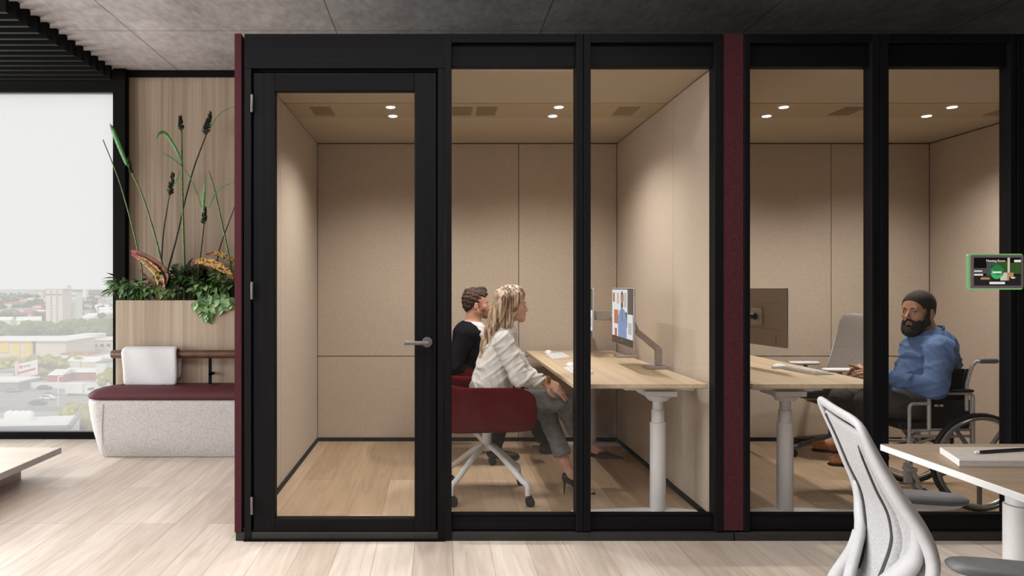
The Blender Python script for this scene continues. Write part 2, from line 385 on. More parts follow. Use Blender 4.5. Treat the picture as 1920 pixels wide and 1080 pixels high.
window_pair(b2, 1395, 1407, 1635, 1635, 1667, 1667, 1895, 1906)
fr(b2,'header',1908,2281,63,128,m_='black_wood'); fr(b2,'post',1908,1920,128,1012); fr(b2,'post',2268,2281,128,1012)
MB().box(fx(1908),fx(2281),FY-.006,FY+.06,0,.012).build('threshold','black',b2)
make_door('door_1', fx(474), fx(818), 1)
make_door('door_2', fx(1922), fx(2266), -1)
# downlights and vents
def downlight(x, y, label, grp=None):
    d = thing('ceiling_light', label, 'ceiling light', (x,y,CEI-.004), grp)
    MB().lathe([(.026,.006),(.033,.006),(.036,.002),(.036,-.004),(.030,-.006)], (x,y,CEI-.004), 'Z', 24).build('trim_ring', 'white', d)
    MB().lathe([(.029,-.003),(.028,-.0075),(.0,-.0078)], (x,y,CEI-.004), 'Z', 24).build('lens', LAMP, d)
    l = bpy.data.lights.new('lamp', 'SPOT'); l.energy = SPOTW; l.spot_size = R(140); l.spot_blend = .8; l.shadow_soft_size = .035; l.color = (1,.94,.88)
    o = bpy.data.objects.new('lamp', l); COL.objects.link(o); o.location = (x,y,CEI-.02)
    return d
LAMP = emis('downlight_lens', 'fff6ea', 12); SPOTW = 47
for (x, y, lb) in ((-.297,4.563,'round white downlight above the glass door, the one nearer the glass'), (-.297,4.80,'round white downlight above the glass door, the one nearer the rear wall'),
                   (.797,4.563,'round white downlight over the seated pair, the one nearer the glass'), (.797,4.80,'round white downlight over the seated pair, the one nearer the rear wall'),
                   (2.26,4.563,'round white downlight over the desk by the wheelchair user, the one nearer the glass'), (2.26,4.80,'round white downlight over the desk by the wheelchair user, the one nearer the rear wall'),
                   (3.355,4.563,'round white downlight above the wheelchair, the one nearer the glass'), (3.355,4.80,'round white downlight above the wheelchair, the one nearer the rear wall')):
    downlight(x, y, lb)
for (x, lb) in ((-.758,'flat square vent in the booth ceiling above the closed glass door'), (.17,'flat square vent in the booth ceiling beside the black post by the door'), (.335,'flat square vent in the booth ceiling, second after the door post'),
                (1.263,'flat square vent in the booth ceiling above the two monitors'), (2.74,'flat square vent in the booth ceiling above the grey office chair'), (3.80,'flat square vent in the booth ceiling above the wall tablet')):
    m = MB(); y0, y1 = 4.575, 4.792
    m.box(x-.068,x+.068,y0,y1,CEI-.009,CEI-.004)
    for k in range(7): m.box(x-.06,x+.06,y0+.012+k*.0285,y0+.022+k*.0285,CEI-.012,CEI-.009)
    tag(m.build('ceiling_vent', 'vent'), lb, 'vent')
# door tablet
t = thing('wall_tablet', 'small tablet with a green lit edge and meeting room screen on the booth glass', 'tablet', (fx(1862.5), FY-.01, fz(509.5)))
TX, TZ = fx(1862.5), fz(509.5)
def rrect(w, h, r, n=5):
    out = []
    for (cx, cz, a0) in ((w/2-r,h/2-r,0),(-w/2+r,h/2-r,90),(-w/2+r,-h/2+r,180),(w/2-r,-h/2+r,270)):
        for i in range(n+1):
            q = R(a0+90*i/n); out.append((cx+r*math.cos(q), cz+r*math.sin(q)))
    return out
TT = Matrix.Translation((TX,0,TZ))
MB().prism(rrect(.283,.183,.014),'Y',FY-.014,FY-.001,mt=TT).build('light_frame', emis('green_edge','84c07a',.75), t)
MB().prism(rrect(.270,.170,.010),'Y',FY-.024,FY-.0145,mt=TT).build('casing', mat('tablet_grey','8c8787','938e8e',rough=.5), t)
scr = [mat('s_black','0c0e0c',rough=.3), emis('s_grey','4c4b4b',.8), emis('s_white','e6e6e4',.9), emis('s_green','1f7a3c',.9), emis('s_leaf','35521f',.8), emis('s_tan','b08a5a',.9), emis('s_cream','cfc6b4',.9), emis('s_lgreen','3fae62',.9), emis('s_dark','1b1b1b',.6)]
m = MB(); y = FY-.025
def q(x0,x1,z0,z1,mi,k=0): m.box(TX+x0,TX+x1,y-.0004*(k+1),y,TZ+z0,TZ+z1,mi)
q(-.119,.119,-.071,.071,0)
q(-.119,.119,-.071,-.02,8,1); q(-.119,-.055,-.010,.018,1,1); q(-.055,-.03,-.03,.05,1,1); q(-.03,0,.03,.055,1,1); q(-.08,-.03,-.045,-.02,1,1)
q(.052,.064,-.02,.071,6,1); q(.066,.119,-.012,.045,4,1); q(.0,.05,-.01,.05,4,1)
q(.015,.05,-.045,-.005,6,2); q(.05,.06,-.045,-.005,5,2); q(.058,.082,-.028,-.005,5,2); q(-.085,-.04,-.04,-.03,5,2); q(.07,.09,-.035,-.028,2,2)
m.lathe([(.034,-.0014),(.034,0)], (TX-.002,y,TZ+.0), 'Y', 32, 3); m.lathe([(.028,-.0016),(.028,0)], (TX-.004,y,TZ-.010), 'Y', 32, 7); m.lathe([(.024,-.0018),(.024,0)], (TX+.002,y,TZ+.006), 'Y', 32, 3)
q(-.025,.02,-.008,.001,2,5); q(-.04,.038,-.064,-.052,2,4); q(.086,.119,.048,.060,2,4); q(-.118,-.074,-.02,-.012,2,4); q(-.118,-.078,-.0005,.006,2,4)
m.build('screen', scr, t)
tx = bpy.data.curves.new('lettering','FONT'); tx.body = 'Meeting Room'; tx.size = .0165; tx.extrude = .0002; tx.align_x = 'LEFT'
to = bpy.data.objects.new('lettering', tx); COL.objects.link(to); to.location = (TX-.058,y-.0018,TZ+.050); to.rotation_euler = (R(90),0,0); tx.materials.append(scr[2])
bpy.context.view_layer.update(); me_ = bpy.data.meshes.new_from_object(to.evaluated_get(bpy.context.evaluated_depsgraph_get())); mw = to.matrix_world.copy(); bpy.data.objects.remove(to); me_.transform(mw)
if not me_.materials: me_.materials.append(scr[2])
lo_ = bpy.data.objects.new('lettering', me_); COL.objects.link(lo_); attach(lo_, t)
# ------------------------------------------------------------ added overhead and side fill lamps, and window daylight
area('overhead_fill', (-1.2,1.6,CZ-.03), (0,0,0), 5.0, .5, 60, (1,.97,.94), 150)  # added fill for the floor and booth fronts, no fixture stands here
area('overhead_fill', (-1.6,2.5,CZ-.03), (0,0,0), 6.0, .6, 60, (1,.97,.94), 160)
area('side_fill_light', (-8.7,1.4,1.55), (0,R(-90),0), 2.7, 8.6, 640, (.98,.99,1))  # added fill from the left, no side windows are built here
area('daylight_from_window_wall', (-6.5,WY-.12,1.6), (R(-90),0,0), 4.6, 2.8, 620, (.98,.99,1))
# ------------------------------------------------------------ coffee table (low, slab on a base)
ct = thing('coffee_table', 'low pale wood coffee table with a grey edge by the window', 'coffee table', (-3.3,4.2,0))
MB().box(-4.1,-2.62,3.3,4.9,.149,.1866).build('tabletop', 'table_wood', ct, bevel=.002)
m = MB(); m.box(-4.101,-2.6185,3.299,4.901,.146,.1855); m.build('edge_band', 'table_edge', ct)
MB().box(-3.9,-2.816,3.5,4.76,0,.146).build('base', 'table_edge', ct, bevel=.002)
# ------------------------------------------------------------ bench
bn = thing('bench', 'long upholstered bench with speckled grey base and wine seat cushion under the planter', 'bench', (-2,5.5,0))
def loft(rings, cap=True):
    m = MB(); n = len(rings[0]); vs = [p for r in rings for p in r]
    fs = [(i*n+j, i*n+(j+1) % n, (i+1)*n+(j+1) % n, (i+1)*n+j) for i in range(len(rings)-1) for j in range(n)]
    if cap: fs += [tuple(range(n-1,-1,-1)), tuple(range((len(rings)-1)*n, len(rings)*n))]
    return m.add(vs, fs)
def benchring(ins, z, insf=0, r=.13):
    x0, x1, y0, y1 = -2.715+ins, -1.15, 5.375+insf, 5.69
    pts = [(x1,y0),(x1,y1),(x0+.1,y1)]
    for i in range(9):
        a = R(180+90*i/8); pts.append((x0+r+r*math.cos(a), y0+r+r*math.sin(a)))
    return [Vector((x,y,z)) for x, y in pts]
rings = [benchring(.10,.004,.012), benchring(.085,.03,.004), benchring(.065,.10,0), benchring(.035,.2,0), benchring(.015,.3,0), benchring(.004,.38,0), benchring(0,.41,0), benchring(.004,.428,.003), benchring(.02,.438,.012)]
bb = loft(rings).build('base', 'boucle', bn, angle=50)
m = MB(); m.tube([W(193,757,5.372)+Vector((0,-.001,0)), W(191,800,5.372), W(192,845,5.374), W(196,856,5.384)], .0025, 6); m.build('seam', 'boucle', bb)
# cushion
rg = []
for (ins, z, f) in ((.035,.441,.022),(.01,.446,.004),(.0,.462,-.004),(.006,.485,.0),(.03,.507,.03),(.07,.522,.07),(.12,.531,.12)):
    x0, y0, y1 = -2.70+ins*1.2, 5.368+f, 5.70-ins*.1
    pts = [(-1.15,y0),(-1.15,y1),(-2.53+ins*.6,y1)]
    r = .09
    for i in range(9):
        a = R(180+90*i/8); pts.append((x0+r+r*math.cos(a), y0+r+r*math.sin(a)))
    rg.append([Vector((x,y,z)) for x, y in pts])
cu = loft(rg).build('seat_cushion', 'wine_cushion', bn, angle=60)
for px in (195, 268, 360, 433):
    pts = [W(px,742,5.38)+Vector((0,-.006,0)), W(px+7,735,5.395), Vector(W(px+18,730,5.43)), Vector((W(px+33,725,5.52).x,5.52,.530)), Vector((W(px+50,722,5.66).x,5.66,.533))]
    pts[2].z = .516; pts[1].z = .494
    MB().tube(bez(pts,5), .0055, 8, flat=.5).build('seam', 'wine_cushion', cu)
# ------------------------------------------------------------ planter
pl = thing('planter', 'tall pale wood planter box full of green plants behind the bench', 'planter', (-1.9,5.9,0))
m = MB(); m.box(-2.605,-1.15,5.70,5.722,.0,1.2); m.box(-2.605,-2.583,5.7225,WY-.105,0,1.2); m.build('wood_panel', 'panel_wood', pl, bevel=.001)
MB().box(-2.58,-1.15,5.724,6.04,1.05,1.15).build('soil', mat('soil','1a130d','2a2018',rough=1), pl)
ra = thing('grab_rail', 'brown leather wrapped rail along the planter front above the bench', 'rail', (-1.9,5.62,.53))
MB().tube([(-2.60,5.62,.77),(-2.592,5.62,.77),(-1.15,5.62,.77)], [.030,.033,.033], 20).build('rail', 'leather', ra, bevel=.003)
m = MB(); m.box(-1.822,-1.802,5.612,5.632,.53,.745); m.box(-1.822,-1.802,5.612,5.70,.60,.62); m.build('bracket', 'black', ra)
# throw blanket draped over rail
rows = []; x0, x1 = -2.50, -2.06
prof = [(5.572,.525),(5.570,.60),(5.567,.70),(5.566,.765),(5.573,.797),(5.59,.815),(5.62,.823),(5.648,.812),(5.664,.785),(5.668,.74),(5.67,.66),(5.672,.56)]
for i, (y, z) in enumerate(prof):
    t_ = max(0, (.8-z)/.28); a = x0+.015*t_ + .006*math.sin(i*1.3); b = x1 + .004*math.sin(i*.9)
    rows.append([Vector((a+(b-a)*j/10, y+.004*math.sin(j*.9+z*9), z)) for j in range(11)])
o = MB().grid(rows).build('throw_blanket', 'throw', solid=.028, sub=2, angle=180)
tag(o, 'folded white wool throw hanging over the brown rail above the bench', 'throw blanket')
# ------------------------------------------------------------ plants
GS = mat('stem_green','33501c','567a2c',rough=.5,scale=(20,20,60)); GD = mat('stem_dark','16200f','2b3a1c',rough=.6)
GL = mat('leaf_blade','2f6a2c','4f8f40',rough=.45); GH = mat('seed_head','10190c','24331a',rough=.8)
def strip(m, pts, w, mi=0):
    P = bez(pts, 6); n = len(P); rows = []
    for i, p in enumerate(P):
        t = i/(n-1); ww = w*(.25+.75*math.sin(math.pi*min(1,t*1.0+.08))**.7)*(1 if t < .85 else max(.12,(1-t)/.15))
        d = (P[min(i+1,n-1)]-P[max(i-1,0)]).normalized(); s_ = d.cross(Vector((0,1,0))).normalized()
        rows.append([p-s_*ww, p+Vector((0,.003,0)), p+s_*ww])
    m.grid(rows, mi); return m
def seedhead(m, base, tip, r, n=60, mi=0):
    base, tip = Vector(base), Vector(tip); ax = tip-base; L_ = ax.length; d = ax.normalized()
    m.tube([base, base.lerp(tip,.5), tip], [r*.35,r*.4,r*.1], 6, mi)
    for i in range(n):
        t = random.random()**.9; a = random.random()*6.28; e = d.orthogonal().normalized(); f = d.cross(e)
        o = (e*math.cos(a)+f*math.sin(a)); rr = r*(1.15-t*.75)
        p0 = base+d*L_*t; p1 = p0+o*rr+d*r*(1.0)
        m.tube([p0,p0.lerp(p1,.6)+o*.003,p1], [.004,.0055,.001], 5, mi)
    return m
def tall(label, pts, Y, r=.008, head=None, leaves=(), dark=False, name='tall_reed'):
    base = W(*pts[0],Y); t = thing(name, label, 'plant', (base.x, Y, 1.15))
    P = bez([W(x,y,Y) for x, y in pts], 6); P[0].z = 1.15
    k = len(P); MB().tube(P, [r*(1-.45*i/(k-1)) for i in range(k)], 8).build('stem', GD if dark else GS, t)
    if head:
        seedhead(MB(), W(*head[0],Y), W(*head[1],Y), head[2]).build('seed_head', GH, t)
    for lf in leaves:
        strip(MB(), [W(x,y,Y-.01-.01*i) for i, (x, y) in enumerate(lf[0])], lf[1]).build('leaf', GL, t, solid=.001)
tall('tall thin reed leaning over the window, bare dark tip', [(268,515),(252,440),(240,395),(222,335),(193,262)], 5.86, .008)
tall('tall green reed leaning left with one broad blade at its top', [(308,510),(290,440),(268,370),(245,320),(232,295)], 5.84, .009, ((248,325),(240,298),.020), [([(238,310),(224,275),(212,245),(206,231)],.019)])
tall('short dark reed with a seed head between the tall stems', [(302,500),(306,440),(312,400),(318,365)], 5.9, .008, ((318,366),(324,328),.030), [([(324,350),(331,338),(339,318)],.006)], True)
tall('straight upright green reed, tallest in the planter middle, one drooping blade', [(346,505),(344,440),(342,360),(341,290),(340,240)], 5.82, .011, ((340,245),(338,220),.024), [([(341,305),(330,280),(312,252),(303,248),(297,252),(293,262)],.013), ([(341,312),(325,298),(303,285)],.005)])
tall('dark reed leaning right with a large seed head near the top', [(312,515),(330,450),(346,380),(362,320),(378,275),(388,250)], 5.88, .009, ((385,252),(394,214),.034), [([(390,248),(405,222),(420,208),(442,199)],.004)], True)
tall('short reed with a seed head half way and an upright blade', [(371,520),(378,460),(383,415)], 5.8, .008, ((382,420),(384,392),.026), [([(381,400),(382,370),(386,328)],.012), ([(380,395),(366,352),(344,312)],.005)], True)
tall('green reed leaning left against the wine booth panel, blade on top', [(436,520),(425,460),(412,400),(402,355),(391,320)], 5.78, .009, None, [([(392,390),(405,362),(422,348),(440,343)],.005)])
tall('thin dark reed behind the spotted leaf, leaning to the booth', [(405,505),(412,465),(428,420),(444,378)], 5.92, .007, None, (), True)
# croton leaves
CR = mat('croton','4a2410','c9a04e',rough=.35,scale=(60,60,60),detail=3,lo=.42,hi=.55); CRT = mat('croton_tip','a6415a',rough=.4); CRD = mat('croton_dark','4a2612','7c4420',rough=.35,scale=(20,20,20))
def croton(label, leaves, Y):
    c = W(*leaves[0][0][0],Y); t = thing('spotted_leaf_plant', label, 'plant', (c.x,Y,1.15))
    MB().tube([Vector((c.x,Y+.02,1.15)), Vector((c.x,Y+.01,c.z+.02 if c.z > 1.17 else 1.2))], .008, 6).build('stem', GD, t)
    for (pts, w, mt_) in leaves:
        m = MB(); P = bez([W(x,y,Y) for x, y in pts], 7); n = len(P); rows = []
        for i, p in enumerate(P):
            tt = i/(n-1); ww = w*math.sin(math.pi*min(.97,max(.03,tt**.8)))**.8
            d = (P[min(i+1,n-1)]-P[max(i-1,0)]).normalized(); s_ = d.cross(Vector((0,1,0))).normalized()
            rows.append([p-s_*ww+Vector((0,-.008-.3*ww,0)), p-s_*ww*.5+Vector((0,-.006,0)), p, p+s_*ww*.5+Vector((0,-.004,0)), p+s_*ww+Vector((0,-.3*ww,0))])
        m.grid(rows); k = len(m.f); m.m = [1 if i//4 > (n-2)*.88 else 0 for i in range(k)]
        m.build('leaf', [mt_, CRT], t, solid=.002, angle=80)
croton('spotted orange and brown leaf plant at the window side of the planter', [([(300,562),(304,540),(296,512),(272,490),(247,477)],.036,CR), ([(303,545),(310,515),(290,495),(265,478),(246,470)],.040,CRD), ([(298,560),(290,535),(268,512),(262,502)],.012,CRD)], 5.74)
croton('spotted orange leaf plant with a pink tip near the wine booth panel', [([(440,528),(425,508),(400,494),(375,490),(359,495)],.036,CR)], 5.76)
croton('smaller spotted leaf just above the pink tipped one', [([(446,500),(432,486),(410,476),(385,477)],.026,CR)], 5.85)
# leafy bushes
LB = mat('bush_leaf','254a1c','538238',rough=.35,scale=(12,12,12)); LB2 = mat('bush_leaf_pale','4f7c40','96b47e',rough=.35,scale=(12,12,12)); LD = mat('bush_leaf_dark','0f2410','20401c',rough=.4,scale=(12,12,12))
def leafadd(m, p, d, up, l, w, mi):
    d = d.normalized(); s_ = d.cross(up); s_ = s_.normalized() if s_.length > 1e-3 else Vector((1,0,0)); u = s_.cross(d)
    prof = [(0,.06),(.18,.7),(.4,1),(.65,.82),(.85,.4),(1,.02)]
    rows = []
    for t, k in prof:
        c = p + d*l*t - u*l*.35*t*t
        rows.append([c-s_*w*k*.5+u*w*.18*k, c, c+s_*w*k*.5+u*w*.18*k])
    m.grid(rows, mi)
def bush(label, cx, cy, Y, rx, rz, n, l, w, seed, pal=(0,0,1), droop=.3):
    rnd = random.Random(seed); c = W(cx,cy,Y); t = thing('leafy_bush', label, 'plant', (c.x,Y,1.15))
    m = MB(); st = MB()
    for i in range(n):
        a = rnd.uniform(0,6.28); e = rnd.uniform(-.35,1.0); rr = rnd.uniform(.35,1)
        o = Vector((math.cos(a)*rx*rr, math.sin(a)*min(rx,.13)*rr, e*rz*rr))
        p = c+o; p.y = min(p.y, 6.0)
        if p.z < 1.2 and p.y > 5.70: p.z = 1.2+rnd.random()*.02
        d = Vector((o.x*2.0, o.y*2-.12, o.z*1.2-droop*rnd.random()*.3+rnd.uniform(-.05,.05)))+Vector((rnd.uniform(-.1,.1),rnd.uniform(-.1,.05),rnd.uniform(-.08,.1)))
        leafadd(m, p, d, Vector((rnd.uniform(-.4,.4),-.5,1)).normalized(), l*rnd.uniform(.75,1.2), w*rnd.uniform(.8,1.15), rnd.choice(pal))
        if i % 4 == 0: st.tube([Vector((c.x+o.x*.2,max(Y,5.75),1.15)), Vector((c.x+o.x*.6,(Y+p.y)/2 if p.y > 5.72 else 5.735,1.19)), p], .0025, 5)
    st.build('stem', GS, t); m.build('leaves', [LB, LB2, LD], t, angle=80)
bush('bush of narrow arching leaves spilling over the planter end by the window', 240,543,5.80,.12,.10,95,.095,.028,1,(0,1,1,2))
bush('low bush of narrow leaves left of the spotted leaf plant', 272,545,5.80,.10,.08,90,.08,.036,2,(0,1,1,2))
bush('dark dense bush in the middle of the planter', 333,525,5.86,.13,.12,130,.085,.05,3,(2,2,0))
bush('pale leaved clump just right of the spotted leaf plant', 318,548,5.74,.07,.05,34,.075,.045,4,(0,1,1))
bush('broad leaved bush below the pink tipped leaf', 392,540,5.78,.13,.10,120,.078,.050,5,(0,1,1,2))
bush('broad leaved bush against the wine booth panel', 425,535,5.80,.10,.11,100,.075,.048,6,(0,1,1,2))
bush('dark leafy bush at the rear of the planter near the booth', 378,518,5.95,.14,.09,110,.08,.05,9,(2,2,0))
# trailing sprig over the front
rnd = random.Random(11); c = W(393,560,5.68); t = thing('trailing_vine', 'broad leaved sprig hanging over the front of the wood planter', 'plant', (c.x,5.69,1.2))
st = MB(); m = MB()
for (pts) in ([(400,545),(398,560),(393,575),(389,590)], [(385,550),(376,562),(368,565)], [(405,548),(412,562),(417,574)], [(395,550),(380,568),(382,580)], [(420,548),(430,560),(436,566)]):
    P = bez([W(x,y,5.685 if i else 5.74) for i, (x, y) in enumerate(pts)], 4); P[0].z = max(P[0].z,1.21); st.tube(P, .0025, 5)
    for i, p in enumerate(P):
        if i % 2 == 0 or i == len(P)-1:
            for sg in (-1,1):
                leafadd(m, p, Vector((sg*rnd.uniform(.4,1),-.35,-rnd.uniform(.3,1.2))), Vector((0,-1,.4)), .075*rnd.uniform(.8,1.2), .052, rnd.choice((0,1,1)))
st.build('stem', GS, t); m.build('leaves', [LB, LB2], t, angle=80)
# ------------------------------------------------------------ city seen from the window
GZ = H-35.0
def G(px, py, h=0):
    """ground (or height h) point under pixel"""
    Y = F*(35.0-h)/(py-VY); return Vector(((px-VX)*Y/F, Y, GZ+h))
struct(MB().box(-30000,30000,60,30000,GZ-1,GZ).build('ground', mat('city_ground','a39f93','b9b6ab',rough=1,scale=(.02,.02,.02))))
sea = MB().prism([(-1500,2600),(-30000,2600),(-30000,29000),(-16800,29000)],'Z',GZ+.1,GZ+.6).build('sea', mat('sea','a9b2ba','b2bac1',rough=.7)); struct(sea)
for y_, h_, a_, b_ in ((3300,16,-1730,-1300),(5200,20,-2900,-2200),(2480,11,-2300,-1480)):
    rnd = random.Random(y_); m = MB(); x_ = a_; P_ = [(a_,GZ-1)]
    while x_ < b_: P_.append((x_,GZ+h_*rnd.uniform(.6,1.1))); x_ += 25
    m.prism(P_+[(b_,GZ-1)],'Y',y_,y_+200); struct(m.build('hills', mat('far_woods','6a7466','7d8675',rough=1,scale=(.02,.02,.02))))
CW = mat('city_white','f0eeeb','e6e4e0',rough=.8,scale=(.2,.2,.2)); CC = mat('city_cream','e2d6c9','dacfc2',rough=.8,scale=(.2,.2,.2)); CR_ = mat('city_red','a8524e','b5605a',rough=.8,scale=(.3,.3,.3))
CG = mat('city_grey','8f9094','9c9da1',rough=.8,scale=(.2,.2,.2)); CD = mat('city_dark','55585c',rough=.7); CY = mat('city_yellow','f0cf50','ecc848',rough=.7); CB = mat('city_blue','5f87b0',rough=.6)
TR1 = mat('tree_green','46562b','8f9850',rough=1,scale=(4,4,4)); TR2 = mat('tree_olive','6f7434','c0b45c',rough=1,scale=(4,4,4)); TR3 = mat('tree_dark','38462f','69744a',rough=1,scale=(3,3,3)); TK = mat('bark','5c5044',rough=1)
RD = mat('road','8c8682','96908c',rough=.9,scale=(.1,.1,.1)); LN = mat('road_line','d9d7d2',rough=.9)
def cbox(name, label, cat, px0, px1, pyb, h, depth, wm, rm=None, group=None, rh=0, base=0):
    """building with its front face at the ground row pyb"""
    a = G(px0,pyb,base); b = G(px1,pyb,base); y0 = a.y
    t = thing(name, label, cat, ((a.x+b.x)/2, y0+depth/2, GZ), group)
    MB().box(a.x,b.x,y0,y0+depth,GZ+base,GZ+base+h).build('wall', wm, t)
    o = .03*(b.x-a.x)
    m = MB(); z = GZ+base+h
    if rh > 0: m.prism([(y0-o,z),(y0+depth+o,z),(y0+depth/2,z+rh)],'X',a.x-o,b.x+o)
    else: m.box(a.x-o,b.x+o,y0-o,y0+depth+o,z,z+.5)
    m.build('roof', rm or wm, t)
    return t, a, b
# apartment tower
t, a, b = cbox('apartment_tower', 'tall cream apartment tower with flat roof, highest building beyond the window', 'building', 86, 117, 611, 34, 16, CC)
w = b.x-a.x
for i in range(12):
    for k in range(2): MB().box(a.x+w*(.28+.36*k), a.x+w*(.38+.36*k), a.y-.2, a.y-.01, GZ+2.2+i*2.6, GZ+3.7+i*2.6).build('window', CG, t)
MB().box(a.x, b.x, a.y-.5, a.y-.01, GZ+28.5, GZ+29.6).build('balcony_band', CG, t)
MB().box(a.x+w*.3,a.x+w*1.2,a.y+3,a.y+10,GZ+34,GZ+37.5).build('plant_room', CW, t)
t, a, b = cbox('apartment_tower', 'grey rear wing tower standing right behind the cream tower', 'building', 118, 141, 608, 31, 14, CW)
w = b.x-a.x
for i in range(11):
    for k in range(2): MB().box(a.x+w*(.15+.4*k), a.x+w*(.32+.4*k), a.y-.2, a.y-.01, GZ+2.2+i*2.6, GZ+3.9+i*2.6).build('window', CG, t)
MB().box(a.x, b.x, a.y-.5, a.y-.01, GZ+27, GZ+28.2).build('balcony_band', CG, t)
cbox('apartment_block', 'small distant white block on the skyline right of the tower', 'building', 155, 161, 557, 28, 20, CW)
cbox('apartment_block', 'small distant pinkish block on the skyline left of the tower', 'building', 72, 79, 559, 20, 20, CC)
# retail building with yellow panels
t, a, b = cbox('retail_building', 'long cream retail building with three yellow wall panels', 'building', -60, 124, 670, 8.2, 30, CC, CW)
for (x0, x1, z0, z1) in ((-10,17,2.5,8.0),(24,38,.3,6.8),(46,59,.3,8.4)):
    p = G(x0,670); q_ = G(x1,670); MB().box(p.x,q_.x,p.y-.4,p.y-.02,GZ+z0,GZ+z1).build('wall_panel', CY, t)
p = G(62,670); q_ = G(67,670); MB().box(p.x,q_.x,p.y-.3,p.y-.02,GZ+.3,GZ+8).build('doorway', CD, t)
t, a, b = cbox('office_block', 'pale low office block with dark window band beside the retail building', 'building', 122, 160, 660, 8.4, 24, CC, CW)
p = G(126,660); q_ = G(143,660); MB().box(p.x,q_.x,p.y-.3,p.y-.02,GZ+5,GZ+6.6).build('window', CD, t); MB().box(p.x,G(150,660).x,p.y-.3,p.y-.02,GZ+.6,GZ+3.0).build('red_band', CR_, t)
MB().box(G(120,660).x,G(124,660).x,p.y-.4,p.y-.02,GZ+2,GZ+8).build('yellow_sign', CY, t)
t, a, b = cbox('office_block', 'pale low block with three small dark windows by the planter', 'building', 160, 236, 657, 5.6, 24, CC, CW)
for k in (176,188,200):
    p = G(k,657); q_ = G(k+7,657); MB().box(p.x,q_.x,p.y-.3,p.y-.02,GZ+2.2,GZ+3.6).build('window', CD, t)
t, a, b = cbox('warehouse', 'low warehouse with dull red roof line in front of the office block', 'building', 115, 170, 677, 3.2, 9, CW, CR_)
cbox('warehouse', 'large white roofed warehouse beside the planter panel', 'building', 172, 240, 700, 6.0, 26, CW, CW)
cbox('overpass', 'pale grey elevated road deck before the retail building', 'road bridge', -80, 110, 682, .9, 6, CW, CG, base=3)
# red walled sheds
t, a, b = cbox('shed', 'white roofed shed with a red front wall nearest the billboard', 'building', 89, 116, 719, 3.0, 12, CR_, CW, rh=1.6)
t, a, b = cbox('shed', 'long red walled building with pale gables behind the freeway', 'building', 117, 182, 713, 3.0, 10, CR_, CW, rh=1.2)
cbox('shed', 'short red walled shed half hidden by the planter', 'building', 197, 238, 713, 2.6, 10, CR_, CW, rh=1.2)
cbox('house', 'white house with dark doorway between the two red sheds', 'building', 180, 198, 716, 7, 9, CW, CG)
cbox('house', 'white gabled house above the long red shed', 'building', 126, 150, 700, 5, 9, CW, CW, rh=1.6)
cbox('house', 'cream gabled house above the long red shed, nearer the planter', 'building', 152, 184, 703, 5.2, 9, CC, CW, rh=1.8)
cbox('house', 'grey flat roofed house left of the billboard', 'building', -10, 26, 722, 4.5, 10, CC, CG)
cbox('wall_bay', 'pale concrete loading bay beside the freeway at the window edge', 'building', -40, 35, 735, 3.2, 12, CG, CW)
# billboard
t = thing('billboard', 'white billboard with a red stripe standing over the freeway', 'billboard', tuple(G(50,722)))
a = G(34,722); b = G(70,722); zb = GZ+3.0; sl = 2.0
MB().prism([(a.x,zb-.5),(b.x,zb+.8),(b.x,zb+6.2),(a.x,zb+4.6)],'Y',a.y,a.y+.4).build('board', CW, t)
MB().prism([(a.x,zb+1.0),(b.x-.6,zb+2.6),(b.x-.6,zb+3.3),(a.x,zb+1.7)],'Y',a.y-.1,a.y-.01).build('stripe', mat('sign_red','d0302c',rough=.6), t)
m = MB(); m.box(a.x+.5,a.x+1.5,a.y-.1,a.y-.01,zb+3.0,zb+4.1); m.build('red_mark', mat('sign_red2','d23b36',rough=.6), t)
m = MB(); [m.box(a.x+1.9+k*.55,a.x+2.3+k*.55,a.y-.1,a.y-.01,zb+3.4+k*.1,zb+4.1+k*.1) for k in range(5)]; m.build('lettering', CG, t)
MB().box(a.x-1.2,a.x-.2,a.y,a.y+1,GZ,zb+5.4).build('post', CC, t); MB().box(b.x-.5,b.x-.1,a.y+.1,a.y+.3,GZ,zb+.8).build('post', CG, t)
